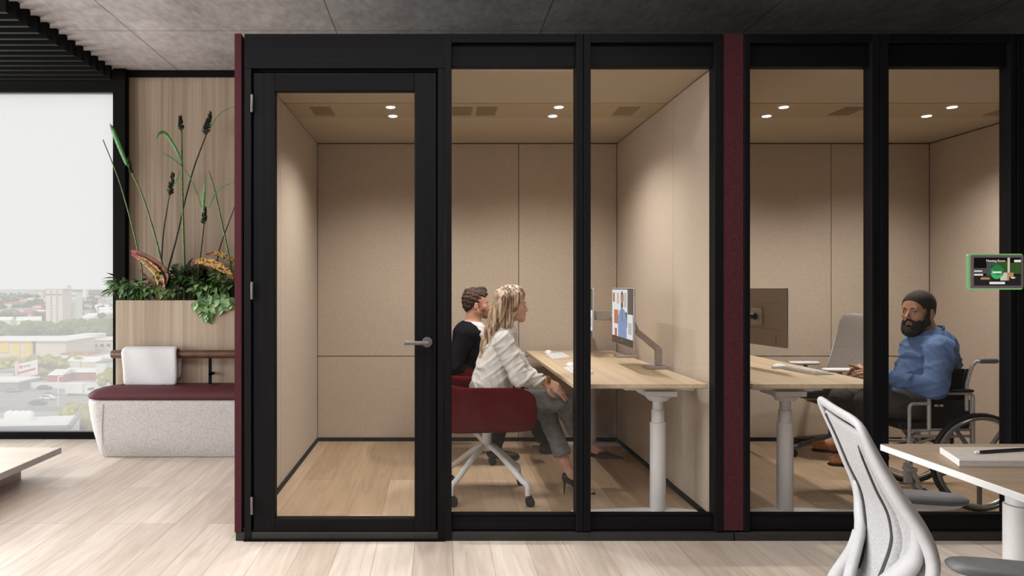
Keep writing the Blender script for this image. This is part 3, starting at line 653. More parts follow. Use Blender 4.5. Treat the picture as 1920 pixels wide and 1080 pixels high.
# freeway
a = G(-60,729); c = G(-60,770)
struct(MB().box(-260,60,c.y,a.y,GZ+.05,GZ+.3).build('road', RD))
m = MB(); [m.box(-260,60,y,y+.35,GZ+.3,GZ+.34) for y in np.linspace(c.y+3,a.y-2,9)]; struct(m.build('road_marking', LN))
tag(MB().box(-200,20,a.y-1,a.y,GZ+.3,GZ+2.3).build('sound_wall', CW), 'long white barrier wall along the far side of the freeway', 'barrier')
tag(MB().box(-200,20,c.y-1.2,c.y-.5,GZ,GZ+1.3).build('road_barrier', CG), 'grey concrete barrier along the near side of the freeway', 'barrier')
def car(label, px, py, body, truck=False, flip=1):
    p = G(px,py); t = thing('truck' if truck else 'car', label, 'truck' if truck else 'car', (p.x,p.y,GZ+.3))
    Tm = Matrix.Translation((p.x,p.y,GZ+.3)) @ Matrix.Scale(flip,4,(1,0,0))
    if truck:
        MB().box(-4.2,1.6,-1.2,1.2,.8,3.9,mt=Tm).build('cargo_box', CW, t); MB().prism([(1.8,.6),(3.9,.6),(3.9,1.8),(3.3,2.9),(1.8,3.0)],'Y',-1.1,1.1,mt=Tm).build('cab', CW, t)
        MB().box(3.0,3.95,-1.12,1.12,1.8,2.5,mt=Tm).build('window', CD, t); xs = (-3.2,2.6)
    else:
        MB().prism([(-2.3,.35),(2.3,.35),(2.25,.85),(1.2,.98),(.5,1.45),(-1.2,1.45),(-1.9,.98),(-2.3,.9)],'Y',-.9,.9,mt=Tm).build('body', body, t)
        MB().prism([(1.05,1.0),(.45,1.38),(-1.1,1.38),(-1.6,1.0)],'Y',-.92,.92,mt=Tm).build('window', CD, t); xs = (-1.4,1.4)
    for x in xs:
        for y in (-.93,.72): MB().lathe([(.33,y),(.33,y+.2)], (0,0,0),'Y',12,mt=Tm @ Matrix.Translation((x,0,.34))).build('wheel', CD, t)
car('white box truck on the freeway', 150,743,CW,True)
car('white car on the freeway, nearest the lamp post', 91,751,CW); car('silver car just behind the white one on the freeway', 95,745,CG)
car('dark grey car in the near lanes of the freeway', 71,761,CD); car('dark car in the far lanes of the freeway', 83,732,CD); car('blue car passing by the bench end', 197,728,CB); car('dark van by the loading bay at the window edge', 25,737,CG)
p = G(109,768); t = thing('lamp_post', 'thin pale lamp post rising between the freeway lanes', 'lamp post', tuple(p))
MB().tube([p,p+Vector((0,0,9.5))], .14, 8).build('pole', CW, t); MB().tube([p+Vector((0,0,9.4)),p+Vector((1.5,0,9.7))], .1, 6).build('lamp_head', CW, t)
# near roof
h = 9; pts = [G(-30,806,h),G(130,803,h),G(149,778,h),G(-30,786,h)]
t = thing('flat_roof_building', 'wide white flat roofed building just below the window', 'building', (pts[1].x-15,pts[1].y+5,GZ))
vs = pts+[Vector((p.x,p.y,GZ)) for p in pts]
MB().add(vs,[(0,1,2,3),(4,7,6,5),(0,4,5,1),(1,5,6,2),(2,6,7,3),(3,7,4,0)]).build('roof', CW, t)
m = MB(); m.beam(pts[1]+Vector((0,0,.2)),pts[2]+Vector((0,0,.2)),.7,.7); m.beam(pts[0]+Vector((0,0,.2)),pts[1]+Vector((0,0,.2)),.7,.7); m.build('parapet', CG, t)
for k in range(4):
    p = G(18+k*12,789,h); MB().lathe([(.9,0),(1.0,.3),(.9,1.6),(.3,2.0)], p, 'Z', 14).build('roof_vent', CW, t)
# trees and houses
def crown(name, mat_, seed):
    rnd = random.Random(seed); m = MB()
    for k in range(22):
        c = Vector((rnd.uniform(-.75,.75),rnd.uniform(-.7,.7),rnd.uniform(.3,1.15))); m.sphere(c, rnd.uniform(.22,.44), 8, 6)
    return m
def tree_proto(mt_, seed, label, group):
    t = thing('tree', label, 'tree', (0,0,0), group)
    m = crown('c',None,seed); o = m.build('crown', mt_, t, angle=180)
    d = o.modifiers.new('d','DISPLACE'); tx_ = bpy.data.textures.new('lump','CLOUDS'); tx_.noise_scale = .35; d.texture = tx_; d.strength = .35
    MB().tube([(0,0,-.1),(0,0,.5)], [.07,.05], 6).build('trunk', TK, t); return t
protos = [tree_proto(TR2,1,'round yellow green tree among the sheds beside the freeway','trees beside the freeway'), tree_proto(TR1,2,'green tree in the long tree belt behind the retail building','trees of the tree belt'), tree_proto(TR3,3,'small dark tree in the far suburb below the horizon','trees of the far suburb')]
used = [False]*3
def put_tree(k, px, py, hh):
    p = G(px,py); s_ = hh/1.5
    o = protos[k] if not used[k] else copy_tree(protos[k])
    used[k] = True; o.location = (p.x,p.y,GZ); o.scale = (s_*random.uniform(.9,1.3),s_,s_); o.rotation_euler = (0,0,random.uniform(0,6)); return o
for (px, py, hh) in ((155,696,8),(108,700,7),(88,704,9),(75,702,8),(12,704,8),(-4,706,8),(28,700,6),(78,712,5),(205,728,6),(216,724,7),(152,800,7),(163,805,6),(172,812,6),(140,690,4),(226,690,5)): put_tree(0,px,py,hh)
for i in range(31):
    px = -30+i*9.0+random.uniform(-2,2); put_tree(1,px,random.uniform(622,636),random.uniform(8,12) if px < 62 or px > 85 else 8)
TS = []
hp = []
for (wm, rm) in ((CW,CG),(CC,CR_),(CW,CW)):
    t = thing('house','small gabled house in the far suburb','house',(0,0,0),'houses of the far suburb')
    MB().box(-8,8,-5,5,0,4).build('wall', wm, t); MB().prism([(-5.6,4),(5.6,4),(0,7)],'X',-8.6,8.6).build('roof', rm, t); hp.append([t,False])
def free(p, r):
    if any((p.x-q.x)**2+(p.y-q.y)**2 < (r+s)**2 for q, s in TS): return False
    if abs(p.y-655) < 45 and -360 < p.x+0 < -290 and p.x > -.575*p.y: return False
    TS.append((p, r)); return True
for i in range(110):
    e = random.choice(hp); py = random.uniform(553,612); p = G(random.uniform(-20,232),py)
    if not free(p, 10): continue
    o = e[0] if not e[1] else copy_tree(e[0]); e[1] = True
    o.location = (p.x,p.y,GZ); o.rotation_euler = (0,0,random.uniform(-.6,.6)); s_ = random.uniform(.8,1.25); o.scale = (s_,s_,s_)
for i in range(150):
    px, py = random.uniform(-20,235), random.choice((553,556,560,566,573,581,590,600))+random.uniform(-2,2)
    if free(G(px,py), 7): put_tree(2, px, py, random.uniform(8,12))
# ------------------------------------------------------------ sit-stand desks in the booths
def desk(label, x0, x1, legx, z=.795, y0=3.69, y1=5.66, topmat='desk_wood'):
    t = thing('desk', label, 'desk', ((x0+x1)/2,(y0+y1)/2,FL)); zt = z
    MB().box(x0,x1,y0,y1,zt-.025,zt).build('tabletop', topmat, t, bevel=.004)
    MB().box(legx-.28,legx+.28,y0+.3,y1-.1,zt-.055,zt-.0255).build('frame', 'white', t, bevel=.004)
    for (yc, s_) in ((3.87,1),(5.55,-1)):
        m = MB(); m.box(legx-.19,legx+.19,yc-.035,yc+.035,zt-.055,zt-.0255)
        m.box(legx-.085,legx+.085,yc-.07,yc+.12,zt-.085,zt-.056); m.lathe([(.05,zt-.115),(.062,zt-.10),(.075,zt-.0855)],(legx,yc,0),'Z',24)
        m.build('bracket', 'white', t, bevel=.003)
        m = MB(); m.lathe([(.0425,FL+.02),(.0425,zt-.235)],(legx,yc,0),'Z',32); m.lathe([(.035,zt-.236),(.035,zt-.165)],(legx,yc,0),'Z',32); m.lathe([(.029,zt-.166),(.029,zt-.10)],(legx,yc,0),'Z',32)
        m.build('leg', 'white', t, bevel=.0015)
        m = MB(); a, b = x0+.03, x1+.02 if legx < 1.5 else x1-.02
        poly = [(a,FL+.001),(b,FL+.001),(b,FL+.014),(legx+.08,FL+.028),(legx-.08,FL+.028),(a,FL+.014)]
        m.prism(poly,'Y',yc-.04,yc+.04); m.build('foot', 'white', t, bevel=.003)
    return t
desk('long pale oak desk with white round legs in front of the seated pair', .721, 1.43, 1.222)
desk('long pale oak desk with white round legs before the wheelchair user', 1.66, 2.368, 1.924)
# ------------------------------------------------------------ keyboards and mice
def keyboard(label, x, y, rot, z=.795):
    t = thing('keyboard', label, 'keyboard', (x,y,z)); t.rotation_euler = (0,0,rot)
    MB().prism([(-.062,.0),(.062,.0),(.062,.022),(-.062,.006)],'Y',-.15,.15).build('base','white_soft',None,bevel=.003).parent = t
    m = MB(); A = math.atan2(.016,.124)
    Tm = Matrix.Translation((0,0,.0145)) @ Matrix.Rotation(-A,4,'Y')
    for r in range(5):
        for c in range(14): m.box(-.054+r*.022,-.036+r*.022,-.143+c*.0205,-.1255+c*.0205,.0,.003,mt=Tm)
    m.build('keys','white_soft',None).parent = t; return t
def mouse(label, x, y, rot, z=.795):
    t = thing('computer_mouse', label, 'computer mouse', (x,y,z)); t.rotation_euler = (0,0,rot)
    m = MB(); m.sphere((0,0,.006),(.054,.031,.024),20,12); o = m.build('shell','white_soft',None,angle=80); o.parent = t
    for v in o.data.vertices: v.co.z = max(v.co.z,.001)
    MB().tube([(.022,0,.0275),(.034,0,.0245)],.003,8).build('scroll_wheel','pad',None).parent = t; return t
keyboard('white keyboard on the desk nearest the seated woman', .855,4.25,0); mouse('white mouse beyond the keyboard nearest the seated woman', .86,4.50,R(80))
keyboard('white keyboard on the desk before the man in the dark jacket', .885,5.13,0); mouse('white mouse beyond the keyboard before the man in the dark jacket', .86,5.38,R(80))
keyboard('white keyboard on the desk before the wheelchair user', 2.235,4.22,R(180+8)); mouse('white mouse beside the keyboard before the wheelchair user', 2.16,4.42,R(20))
# ------------------------------------------------------------ monitors
SM = [mat('screen_black','101113',rough=.25), emis('scr_white','dfe3e8',.85), emis('scr_blue','6f92bf',.8), emis('scr_skin','b07c62',.8), emis('scr_hair','2a201c',.5), emis('scr_orange','b4693c',.8), emis('scr_grey','b9b7b2',.8), emis('scr_dark','3b3836',.6), emis('scr_green','2f9a4a',.8), emis('scr_red','c23a2e',.8)]
def monitor(label, x, y, z, rot, face=-1, show=True):
    """local: width along Y, screen looks along -X when face=-1"""
    w, h = .58, .36; t = thing('monitor', label, 'monitor', (x,y,z)); t.rotation_euler = (0,0,rot)
    f = face
    o = MB().box(min(0,-f*.012),max(0,-f*.012),-w/2,w/2,-h/2,h/2).build('casing', 'screen_back' if not show else 'steel', None, bevel=.004); o.parent = t
    m = MB()
    def r(y0,y1,z0,z1,mi,k): m.box(min(f*.0005,f*(.001+.0004*k)),max(f*.0005,f*(.001+.0004*k)),y0,y1,z0,z1,mi)
    r(-.285,.285,-.176,.176,0,0)
    if show:
        r(-.28,.28,-.13,.17,1,1); r(-.28,-.15,.02,.17,7,2); r(-.12,-.06,.06,.15,6,2); r(.08,.14,.08,.15,6,2); r(.2,.26,.09,.15,5,2); r(-.25,-.17,-.10,-.03,6,2); r(-.14,-.07,-.06,.03,7,2); r(.10,.22,-.05,.04,5,2); r(.14,.2,-.13,-.08,9,2)
        body = [(-.13,-.13),(.10,-.13),(.105,-.02),(.06,.035),(.02,.05),(-.05,.05),(-.09,.035),(-.135,-.02)]
        m.prism(body,'X',min(f*.0023,f*.0027),max(f*.0023,f*.0027),2)
        def disc(cy,cz,ry,rz,mi,k): m.prism([(cy+ry*math.cos(q_*math.pi/9),cz+rz*math.sin(q_*math.pi/9)) for q_ in range(18)],'X',min(f*.0024,f*(.0028+.0003*k)),max(f*.0024,f*(.0028+.0003*k)),mi)
        disc(-.01,.115,.038,.045,4,1); disc(-.01,.10,.032,.042,3,2); m.box(min(f*.0024,f*.003),max(f*.0024,f*.003),-.025,.008,.04,.07,3); disc(-.01,.07,.026,.018,4,3)
        m.box(min(f*.0024,f*.0029),max(f*.0024,f*.0029),-.015,-.003,-.03,.04,4)
        m.box(f*.0024 if f < 0 else .001,.001 if f < 0 else f*.0024,-.015,.005,-.156,-.143,8); m.box(f*.0024 if f < 0 else .001,.001 if f < 0 else f*.0024,.20,.215,-.156,-.143,9)
    o = m.build('screen', SM, None); o.parent = t
    m = MB(); bx = -f*.012
    m.box(min(bx,bx-f*.012),max(bx,bx-f*.012),-.055,.055,-.055,.055); 
    o = m.build('mount_plate', 'stand', None, bevel=.002); o.parent = t
    if not show:
        m = MB(); m.box(min(bx,bx-f*.001),max(bx,bx-f*.001),-.23,.23,.085,.089); m.box(min(bx,bx-f*.001),max(bx,bx-f*.001),-.23,.23,-.075,-.071); m.box(min(bx,bx-f*.002),max(bx,bx-f*.002),-.19,-.185,-.165,-.105)
        o = m.build('back_groove', 'darkmetal', None); o.parent = t
    return t
monitor('monitor showing a video call with a man in a blue shirt, the fully visible one', 1.168,4.41,1.12,R(-2),-1)
monitor('second video call monitor partly hidden by the black post', 1.144,5.33,1.12,R(-4),-1)
mm = monitor('monitor seen from its brown grey back beside the wine fabric strip', 2.055,4.46,1.12,R(8),1,False)
def arm(label, bx, by, pts, hh=.036, z=.795):
    t = thing('monitor_stand', label, 'monitor stand', (bx,by,z))
    MB().box(bx-.085,bx+.06,by-.06,by+.06,z+.0005,z+.018).build('base','stand',t,bevel=.003)
    MB().box(bx-.019,bx+.019,by-.022,by+.022,z+.018,z+.13).build('post','stand',t,bevel=.003)
    m = MB(); 
    for a, b in zip(pts[:-1], pts[1:]): m.beam(a,b,.036,hh if abs(a[2]-b[2]) < .01 else .036)
    m.build('arm','stand',t,bevel=.004)
    MB().lathe([(.022,-.02),(.022,.02)],pts[-1],'X',18).build('joint','blackplastic',t,bevel=.002); return t
arm('grey monitor arm on the desk, nearer the glass', 1.395,4.41,[(1.395,4.41,.915),(1.255,4.41,1.03),(1.215,4.41,1.12)])
arm('grey monitor arm on the desk, nearer the rear wall', 1.395,5.13,[(1.395,5.13,.915),(1.33,5.22,1.05),(1.325,5.30,1.094),(1.185,5.335,1.094)],.075)
arm('grey monitor arm behind the brown backed monitor', 1.80,4.46,[(1.80,4.46,.915),(1.93,4.45,1.06),(2.005,4.455,1.12)])
# ------------------------------------------------------------ wine tub chairs
def tub_chair(label, x, y, rot):
    t = thing('tub_chair', label, 'chair', (x,y,FL)); t.rotation_euler = (0,0,rot)
    # U shaped shell, open to +X, local z from floor
    N_ = 34; path = []
    hw, back = .262, -.27
    for i in range(N_+1):
        u = i/N_
        # superellipse-like U from (+.27,-hw) round the back to (+.27,+hw)
        s_ = -1+2*u
        if abs(s_) > .5: xx = .27-(1-abs(s_))*2*.40; yy = math.copysign(hw,s_)
        else:
            a = s_/.5*math.pi/2; xx = -.13-.15*abs(math.cos(a))**.8; yy = hw*math.copysign(abs(math.sin(a))**.75,s_)
        path.append((xx,yy,abs(s_)))
    rings = []
    for i, (xx, yy, s_) in enumerate(path):
        a = path[max(i-1,0)]; b = path[min(i+1,N_)]; tx_, ty_ = b[0]-a[0], b[1]-a[1]; l = math.hypot(tx_,ty_); nx, ny = ty_/l, -tx_/l   # outward
        top = .685 - .0*s_ + .03*max(0,.5-s_)*2; bot = .415+.02*s_
        e = max(0,(s_-.86)/.14); top -= .055*e*e; bot += .02*e*e
        th = .030*(1-.25*e)
        k = []
        for q_ in range(14):
            A = 2*math.pi*q_/14; ca, sa = math.cos(A), math.sin(A)
            hx_ = math.copysign(abs(ca)**.7,ca)*th; hz_ = math.copysign(abs(sa)**.35,sa)
            zz = (top+bot)/2+(top-bot)/2*hz_; lean = .03*(zz-.5)
            k.append(Vector((xx+nx*(hx_+lean), yy+ny*(hx_+lean), zz)))
        rings.append(k)
    def ch(o): o.parent = t; return o
    ch(loft(rings).build('backrest_shell','wine_chair',None,sub=1,angle=180))
    rg = []
    for (ins, z) in ((.03,.424),(.015,.43),(.01,.445),(.012,.465),(.03,.482)):
        rg.append([Vector((max(-.235+ins,min(.262-ins,.30*math.copysign(abs(math.cos(a))**.5,math.cos(a)))), (.232-ins)*math.copysign(abs(math.sin(a))**.5,math.sin(a)), z)) for a in [2*math.pi*k/32 for k in range(32)]])
    ch(loft(rg).build('seat','wine_chair',None,angle=60))
    m = MB(); m.lathe([(.06,.385),(.06,.425)],(0,0,0),'Z',20); m.lathe([(.028,.29),(.028,.385)],(0,0,0),'Z',20); m.lathe([(.022,.27),(.034,.28),(.034,.31),(.028,.315)],(0,0,0),'Z',20)
    ch(m.build('column','white',None))
    for k in range(4):
        a = R(45+90*k)+.0; c, s_ = math.cos(a), math.sin(a); rr = .31
        o = ch(MB().tube(bez([(c*.02,s_*.02,.30),(c*.10,s_*.10,.262),(c*.26,s_*.26,.145),(c*(rr-.005),s_*(rr-.005),.115),(c*rr,s_*rr,.062)],5),[.017]*14+[.015]*7,10,flat=1.0).build('leg','white',None))
        m = MB()
        for sd in (-1,1):
            m.lathe([(.012,-.011),(.026,-.009),(.026,.009),(.012,.011)],(c*rr+.012,s_*rr+sd*.014,.027),'Y',18)
        m.box(c*rr-.004,c*rr+.022,s_*rr-.006,s_*rr+.006,.03,.062); ch(m.build('caster','rubber',None))
    return t
tub_chair('wine wool tub chair on a white four legged base under the seated woman', .305,4.235,0)
tub_chair('wine wool tub chair under the man in the dark jacket', .15,5.16,R(4))
# ------------------------------------------------------------ grey office chair in the right booth
oc = thing('office_chair', 'empty grey upholstered office chair behind the desk of the wheelchair user', 'office chair', (2.93,5.2,FL))
def backsheet(bx, y0, y1, z0, z1, tilt, mat_, name, par, th=.02, bulge=.03, r=.06):
    rows = []
    for i in range(13):
        u = i/12; z = z0+(z1-z0)*u; rows.append([])
        for j in range(13):
            v = j/12; yy = y0+(y1-y0)*v
            e = max(0,(abs(v-.5)-.35)/.15); zz = z - (r*(e**2))*max(0,(u-.6)/.4) if u > .6 else z
            rows[-1].append(Vector((bx+tilt*u**1.2 - bulge*math.sin(math.pi*v)*-.4 + .02*math.sin(u*math.pi*1.2), yy, zz)))
    return MB().grid(rows).build(name, mat_, par, solid=th, sub=1, angle=180)
backsheet(3.02,4.985,5.455,.62,1.11,.135,'grey_fabric','backrest',oc)
m = MB(); m.tube(bez([(3.045,4.975,.62),(3.075,4.975,.75),(3.13,4.975,.95),(3.18,4.985,1.09)],5),.012,8); m.tube(bez([(3.045,5.465,.62),(3.075,5.465,.75),(3.13,5.465,.95),(3.18,5.455,1.09)],5),.012,8); m.tube(bez([(3.06,5.22,.48),(3.16,5.22,.6),(3.17,5.22,.78)],5),.018,8); m.build('back_frame','white',oc)
rg = []
for (ins, z) in ((.03,.515),(.0,.53),(-.004,.555),(.01,.575),(.05,.588)):
    rg.append([Vector((2.84+(.25-ins)*math.copysign(abs(math.cos(a))**.55,math.cos(a)), 5.22+(.235-ins)*math.copysign(abs(math.sin(a))**.55,math.sin(a)), z)) for a in [2*math.pi*k/32 for k in range(32)]])
loft(rg).build('seat','blackplastic',oc,angle=60)
m = MB(); m.box(2.66,3.02,5.04,5.40,.495,.512); m.build('seat_pan','grey_fabric',oc,bevel=.01)
m = MB(); m.box(2.80,3.06,5.13,5.31,.445,.495); m.lathe([(.03,.20),(.03,.45)],(2.95,5.22,0),'Z',18); m.build('mechanism','blackplastic',oc,bevel=.006)
for yy in (4.985,5.455):
    rows = loft([[Vector((2.86+(a_)*math.copysign(abs(math.cos(q_))**.6,math.cos(q_)), yy+.038*k_*math.copysign(abs(math.sin(q_))**.8,math.sin(q_)), z)) for q_ in [2*math.pi*i/20 for i in range(20)]] for (a_,k_,z) in ((.10,.7,.705),(.118,1,.712),(.12,1,.722),(.11,.8,.730))])
    rows.build('arm_pad','white_soft',oc,angle=60)
    MB().tube(bez([(2.87,yy,.705),(2.88,yy+(.01 if yy < 5.2 else -.01),.62),(2.90,yy+(.05 if yy < 5.2 else -.05),.54)],4),.02,8,flat=.6).build('arm_post','grey_fabric',oc)
for k in range(5):
    a = R(112+72*k); c, s_ = math.cos(a), math.sin(a)
    MB().tube([(2.95+c*.03,5.22+s_*.03,.19),(2.95+c*.17,5.22+s_*.17,.155),(2.95+c*.31,5.22+s_*.31,.125)],[.034,.028,.020],10,flat=.6).build('base_leg','darkmetal' if False else 'pad',oc)
    m = MB(); x_, y_ = 2.95+c*.315, 5.22+s_*.315
    m.lathe([(.03,-.026),(.032,-.02),(.032,-.006),(.01,-.004),(.01,.004),(.032,.006),(.032,.02),(.03,.026)],(x_,y_,FL+.033),'Y',18); m.box(x_-.01,x_+.01,y_-.005,y_+.005,.09,.13); m.build('caster','rubber',oc)
# ------------------------------------------------------------ wheelchair
wc = thing('wheelchair', 'steel framed wheelchair with black upholstery, the man in the blue shirt sitting in it', 'wheelchair', (2.95,4.2,FL))
NY, FYY = 3.985, 4.435        # near and far frame planes
def sc(px, py, Y): return W(px,py,3.985)+Vector((0,Y-3.985,0))
for (Y, wy) in ((NY,3.925),(FYY,4.495)):
    c = Vector((W(1821,858,3.985).x, wy, FL+.276)); Rw = .276
    ring = lambda r, yy: [c+Vector((r*math.cos(2*math.pi*k/48), yy, r*math.sin(2*math.pi*k/48))) for k in range(48)]
    w_ = MB().tube(ring(Rw-.013,0),.013,10,closed=True).build('wheel','rubber',wc)
    m = MB(); m.tube(ring(Rw-.033,0),.009,8,closed=True); m.lathe([(.03,-.035),(.035,-.03),(.035,.03),(.03,.035)],c,'Y',20); m.build('rim','steel',w_)
    sgn = -1 if Y == NY else 1
    m = MB(); m.tube(ring(Rw-.028,sgn*.03),.0075,8,closed=True); m.build('hand_rim','darkmetal',w_)
    m = MB()
    for k in range(5):
        a = R(-90+72*k); m.beam(c+Vector((.03*math.cos(a),0,.03*math.sin(a))), c+Vector(((Rw-.04)*math.cos(a),0,(Rw-.04)*math.sin(a))), .016,.022,up=(0,1,0))
    m.build('spokes','darkmetal',w_,bevel=.003)
    def T(pts, r=.0105, n=4): return [sc(x,y,Y) for x, y in pts]
    def rr(pts, rad=10):
        """round px corners"""
        out = [pts[0]]
        for a, b, d in zip(pts[:-2], pts[1:-1], pts[2:]):
            v1 = Vector((a[0]-b[0],a[1]-b[1])); v2 = Vector((d[0]-b[0],d[1]-b[1])); l1 = min(rad,v1.length*.5); l2 = min(rad,v2.length*.5)
            p = Vector(b)+v1.normalized()*l1; q_ = Vector(b)+v2.normalized()*l2
            for k in range(5):
                t_ = k/4; e = p*(1-t_)**2+Vector(b)*2*t_*(1-t_)+q_*t_*t_; out.append((e.x,e.y))
        out.append(pts[-1]); return [sc(x,y,Y) for x, y in out]
    m = MB()
    m.tube(rr([(1741,757),(1705,757),(1705,826)]),.0095,10); m.tube(rr([(1705,807),(1741,807)]),.008,8)
    m.tube(rr([(1742,806),(1742,737),(1824,737),(1824,768)]),.0105,10)
    m.tube(rr([(1742,806),(1800,806),(1823,806)]),.008,8); m.tube(rr([(1712,818),(1765,818),(1823,818)]),.008,8)
    m.tube(rr([(1823,764),(1824,858)]),.013,10)
    m.tube(rr([(1705,824),(1716,846),(1760,858),(1822,858)],14),.009,8)
    m.build('side_frame','steel',wc)
    MB().tube([sc(x,y,Y) for x, y in ((1813,770),(1812,735),(1813,718),(1818,700),(1823,686),(1829,679),(1838,677),(1850,677))],.0095,10).build('back_post','steel',wc)
    MB().tube([sc(1836,677,Y),sc(1838,677,Y),sc(1868,677,Y),sc(1870,677,Y)],[.011,.0145,.0145,.012],12).build('push_handle','pad',wc)
    a, b = sc(1753,732,Y), sc(1820,732,Y); MB().box(a.x,b.x,Y-.03,Y+.03,a.z-.008,a.z+.008).build('arm_pad','rubber',wc,bevel=.006)
    a, b = sc(1748,750,Y), sc(1821,799,Y); yy = Y+.012*sgn*-1
    g = MB().box(a.x,b.x,yy-.004,yy+.004,b.z,a.z).build('skirt_guard','blackplastic',wc,bevel=.002)
    if Y == NY:
        m = MB(); z_ = sc(0,761,Y).z; x_ = sc(1754,0,Y).x
        for k, w in enumerate((.009,.006,.003,.008,.007)): m.box(x_+k*.0105,x_+k*.0105+w,yy-.0052,yy-.004,z_-.006,z_+.006)
        m.build('lettering','paper',g)
    # leg rest and footplate
    m = MB(); m.tube([sc(1705,820,Y),sc(1703,850,Y),sc(1702,880,Y)],.010,10); m.box(sc(1696,0,Y).x,sc(1708,0,Y).x,Y-.012,Y+.012,sc(0,905,Y).z,sc(0,868,Y).z)
    m.build('leg_rest','steel',wc,bevel=.001)
    # front caster
    cx_ = sc(1727,0,Y).x; rc = .058
    f_ = MB(); f_.beam(sc(1706,878,Y)+Vector((0,-.028,0)), Vector((cx_,Y-.028,FL+rc)),.006,.022,up=(1,0,1)); f_.beam(sc(1706,878,Y)+Vector((0,.028,0)), Vector((cx_,Y+.028,FL+rc)),.006,.022,up=(1,0,1)); f_.box(sc(1698,0,Y).x,sc(1714,0,Y).x,Y-.03,Y+.03,sc(0,882,Y).z,sc(0,876,Y).z)
    f_.build('caster_fork','steel',wc)
    cw = MB().tube([Vector((cx_+ (rc-.012)*math.cos(2*math.pi*k/28),Y,FL+rc+(rc-.012)*math.sin(2*math.pi*k/28))) for k in range(28)],.012,8,closed=True).build('caster_wheel','rubber',wc)
    m = MB(); [m.beam(Vector((cx_,Y,FL+rc)),Vector((cx_+(rc-.02)*math.cos(R(60*k)),Y,FL+rc+(rc-.02)*math.sin(R(60*k)))),.008,.01,up=(0,1,0)) for k in range(6)]; m.build('caster_hub','darkmetal',cw)
# foot plates for the two shoes
for (Y, px, py) in ((4.08,1612,881),(4.33,1580,857)):
    c = sc(px,py,Y) if Y < 4.2 else W(px,py,Y); o = MB().box(c.x-.05,c.x+.05,Y-.05,Y+.05,c.z-.006,c.z+.002).build('footplate','blackplastic',wc,bevel=.002)
    MB().tube(bez([c+Vector((.07,0,-.01)), c+Vector((.16,0,.0)), Vector((sc(1702,0,NY).x, NY if Y < 4.2 else FYY, sc(0,890,NY).z))],5),.009,8).build('footplate_bar','steel',wc)
# seat sling, back sling, cross braces
a, b = sc(1690,800,NY), sc(1822,806,NY)
MB().box(a.x,b.x,NY+.012,FYY-.012,a.z-.02,a.z+.02).build('seat','rubber',wc,bevel=.01)
rows = [[W(px,py,3.985)+Vector((dx,(NY+.01)+(FYY-NY-.02)*j/8-3.985,0)) for j in range(9) for dx in [.02*math.sin(math.pi*j/8)]] for px, py in ((1809,770),(1808,735),(1810,712),(1815,693))]
MB().grid(rows).build('back_sling','rubber',wc,solid=.008,angle=180)
# panel of the back upholstery wrapping the near post
MB().prism([(W(1790,692,4.0).x,W(0,692,4.0).z),(W(1818,692,4.0).x,W(0,692,4.0).z),(W(1810,748,4.0).x,W(0,748,4.0).z),(W(1765,748,4.0).x,W(0,748,4.0).z)],'Y',4.004,4.012).build('side_cloth','rubber',wc)
m = MB(); m.tube([(sc(1770,0,NY).x,NY,sc(0,815,NY).z),(sc(1770,0,NY).x,FYY,FL+.22)],.009,8); m.tube([(sc(1770,0,NY).x+.02,FYY,sc(0,815,NY).z),(sc(1770,0,NY).x+.02,NY,FL+.22)],.009,8); m.tube([(c.x,3.93,FL+.276) for c in [W(1821,858,3.985)]]+[(c.x,4.49,FL+.276) for c in [W(1821,858,3.985)]],.012,10); m.build('cross_brace','steel',wc)
# ------------------------------------------------------------ foreground desk
fd = thing('desk', 'white edged desk with a wood top in the open office at the lower right', 'desk', (2.2,1.9,0))
MB().box(1.618,3.1,.9,2.558,.708,.7305).build('tabletop_core','white',fd,bevel=.002)
MB().box(1.6195,3.1,.9,2.5565,.7306,.732).build('tabletop','desk_wood2',fd)
for (lx, ly) in ((1.835,2.2),(2.9,2.2)):
    m = MB(); m.lathe([(.047,.02),(.047,.62)],(lx,ly,0),'Z',32); m.lathe([(.041,.621),(.041,.70)],(lx,ly,0),'Z',32); m.build('leg','white',fd,bevel=.002)
    MB().box(lx-.04,lx+.04,ly-.9,ly+.28,.001,.02).build('foot','white',fd,bevel=.004)
bk = thing('notebook', 'large white sheet block on the wood desk at the lower right', 'notebook', (2.1,2.3,.732))
P1 = Vector((1.782,2.515,0)); 
MB().prism([(1.729,2.41),(2.45,2.41),(2.42,2.205),(1.662,2.23)],'Z',.7325,.7535).build('pages','white_soft',bk,bevel=.001)
m = MB(); m.prism([(1.732,2.408),(2.449,2.408),(2.419,2.208),(1.666,2.233)],'Z',.7537,.7545); m.build('cover',mat('greige_cover','b3aca2','bab3a9',rough=.7),bk)
pn = thing('pen', 'black pen lying on the white sheet block', 'pen', (2.1,2.42,.755))
a, b = W(1835,848,2.306), W(1925,842,2.35); a.z = b.z = .7605
MB().tube([a,a.lerp(b,.12),a.lerp(b,.9),b],[.0045,.0055,.0055,.003],10).build('barrel','blackplastic',pn); MB().tube([a+Vector((-.012,0,0)),a],[.003,.005],10).build('tip','white_soft',pn)
kb = keyboard('white keyboard at the right edge of the foreground desk', 2.06,1.93,R(95),.732)
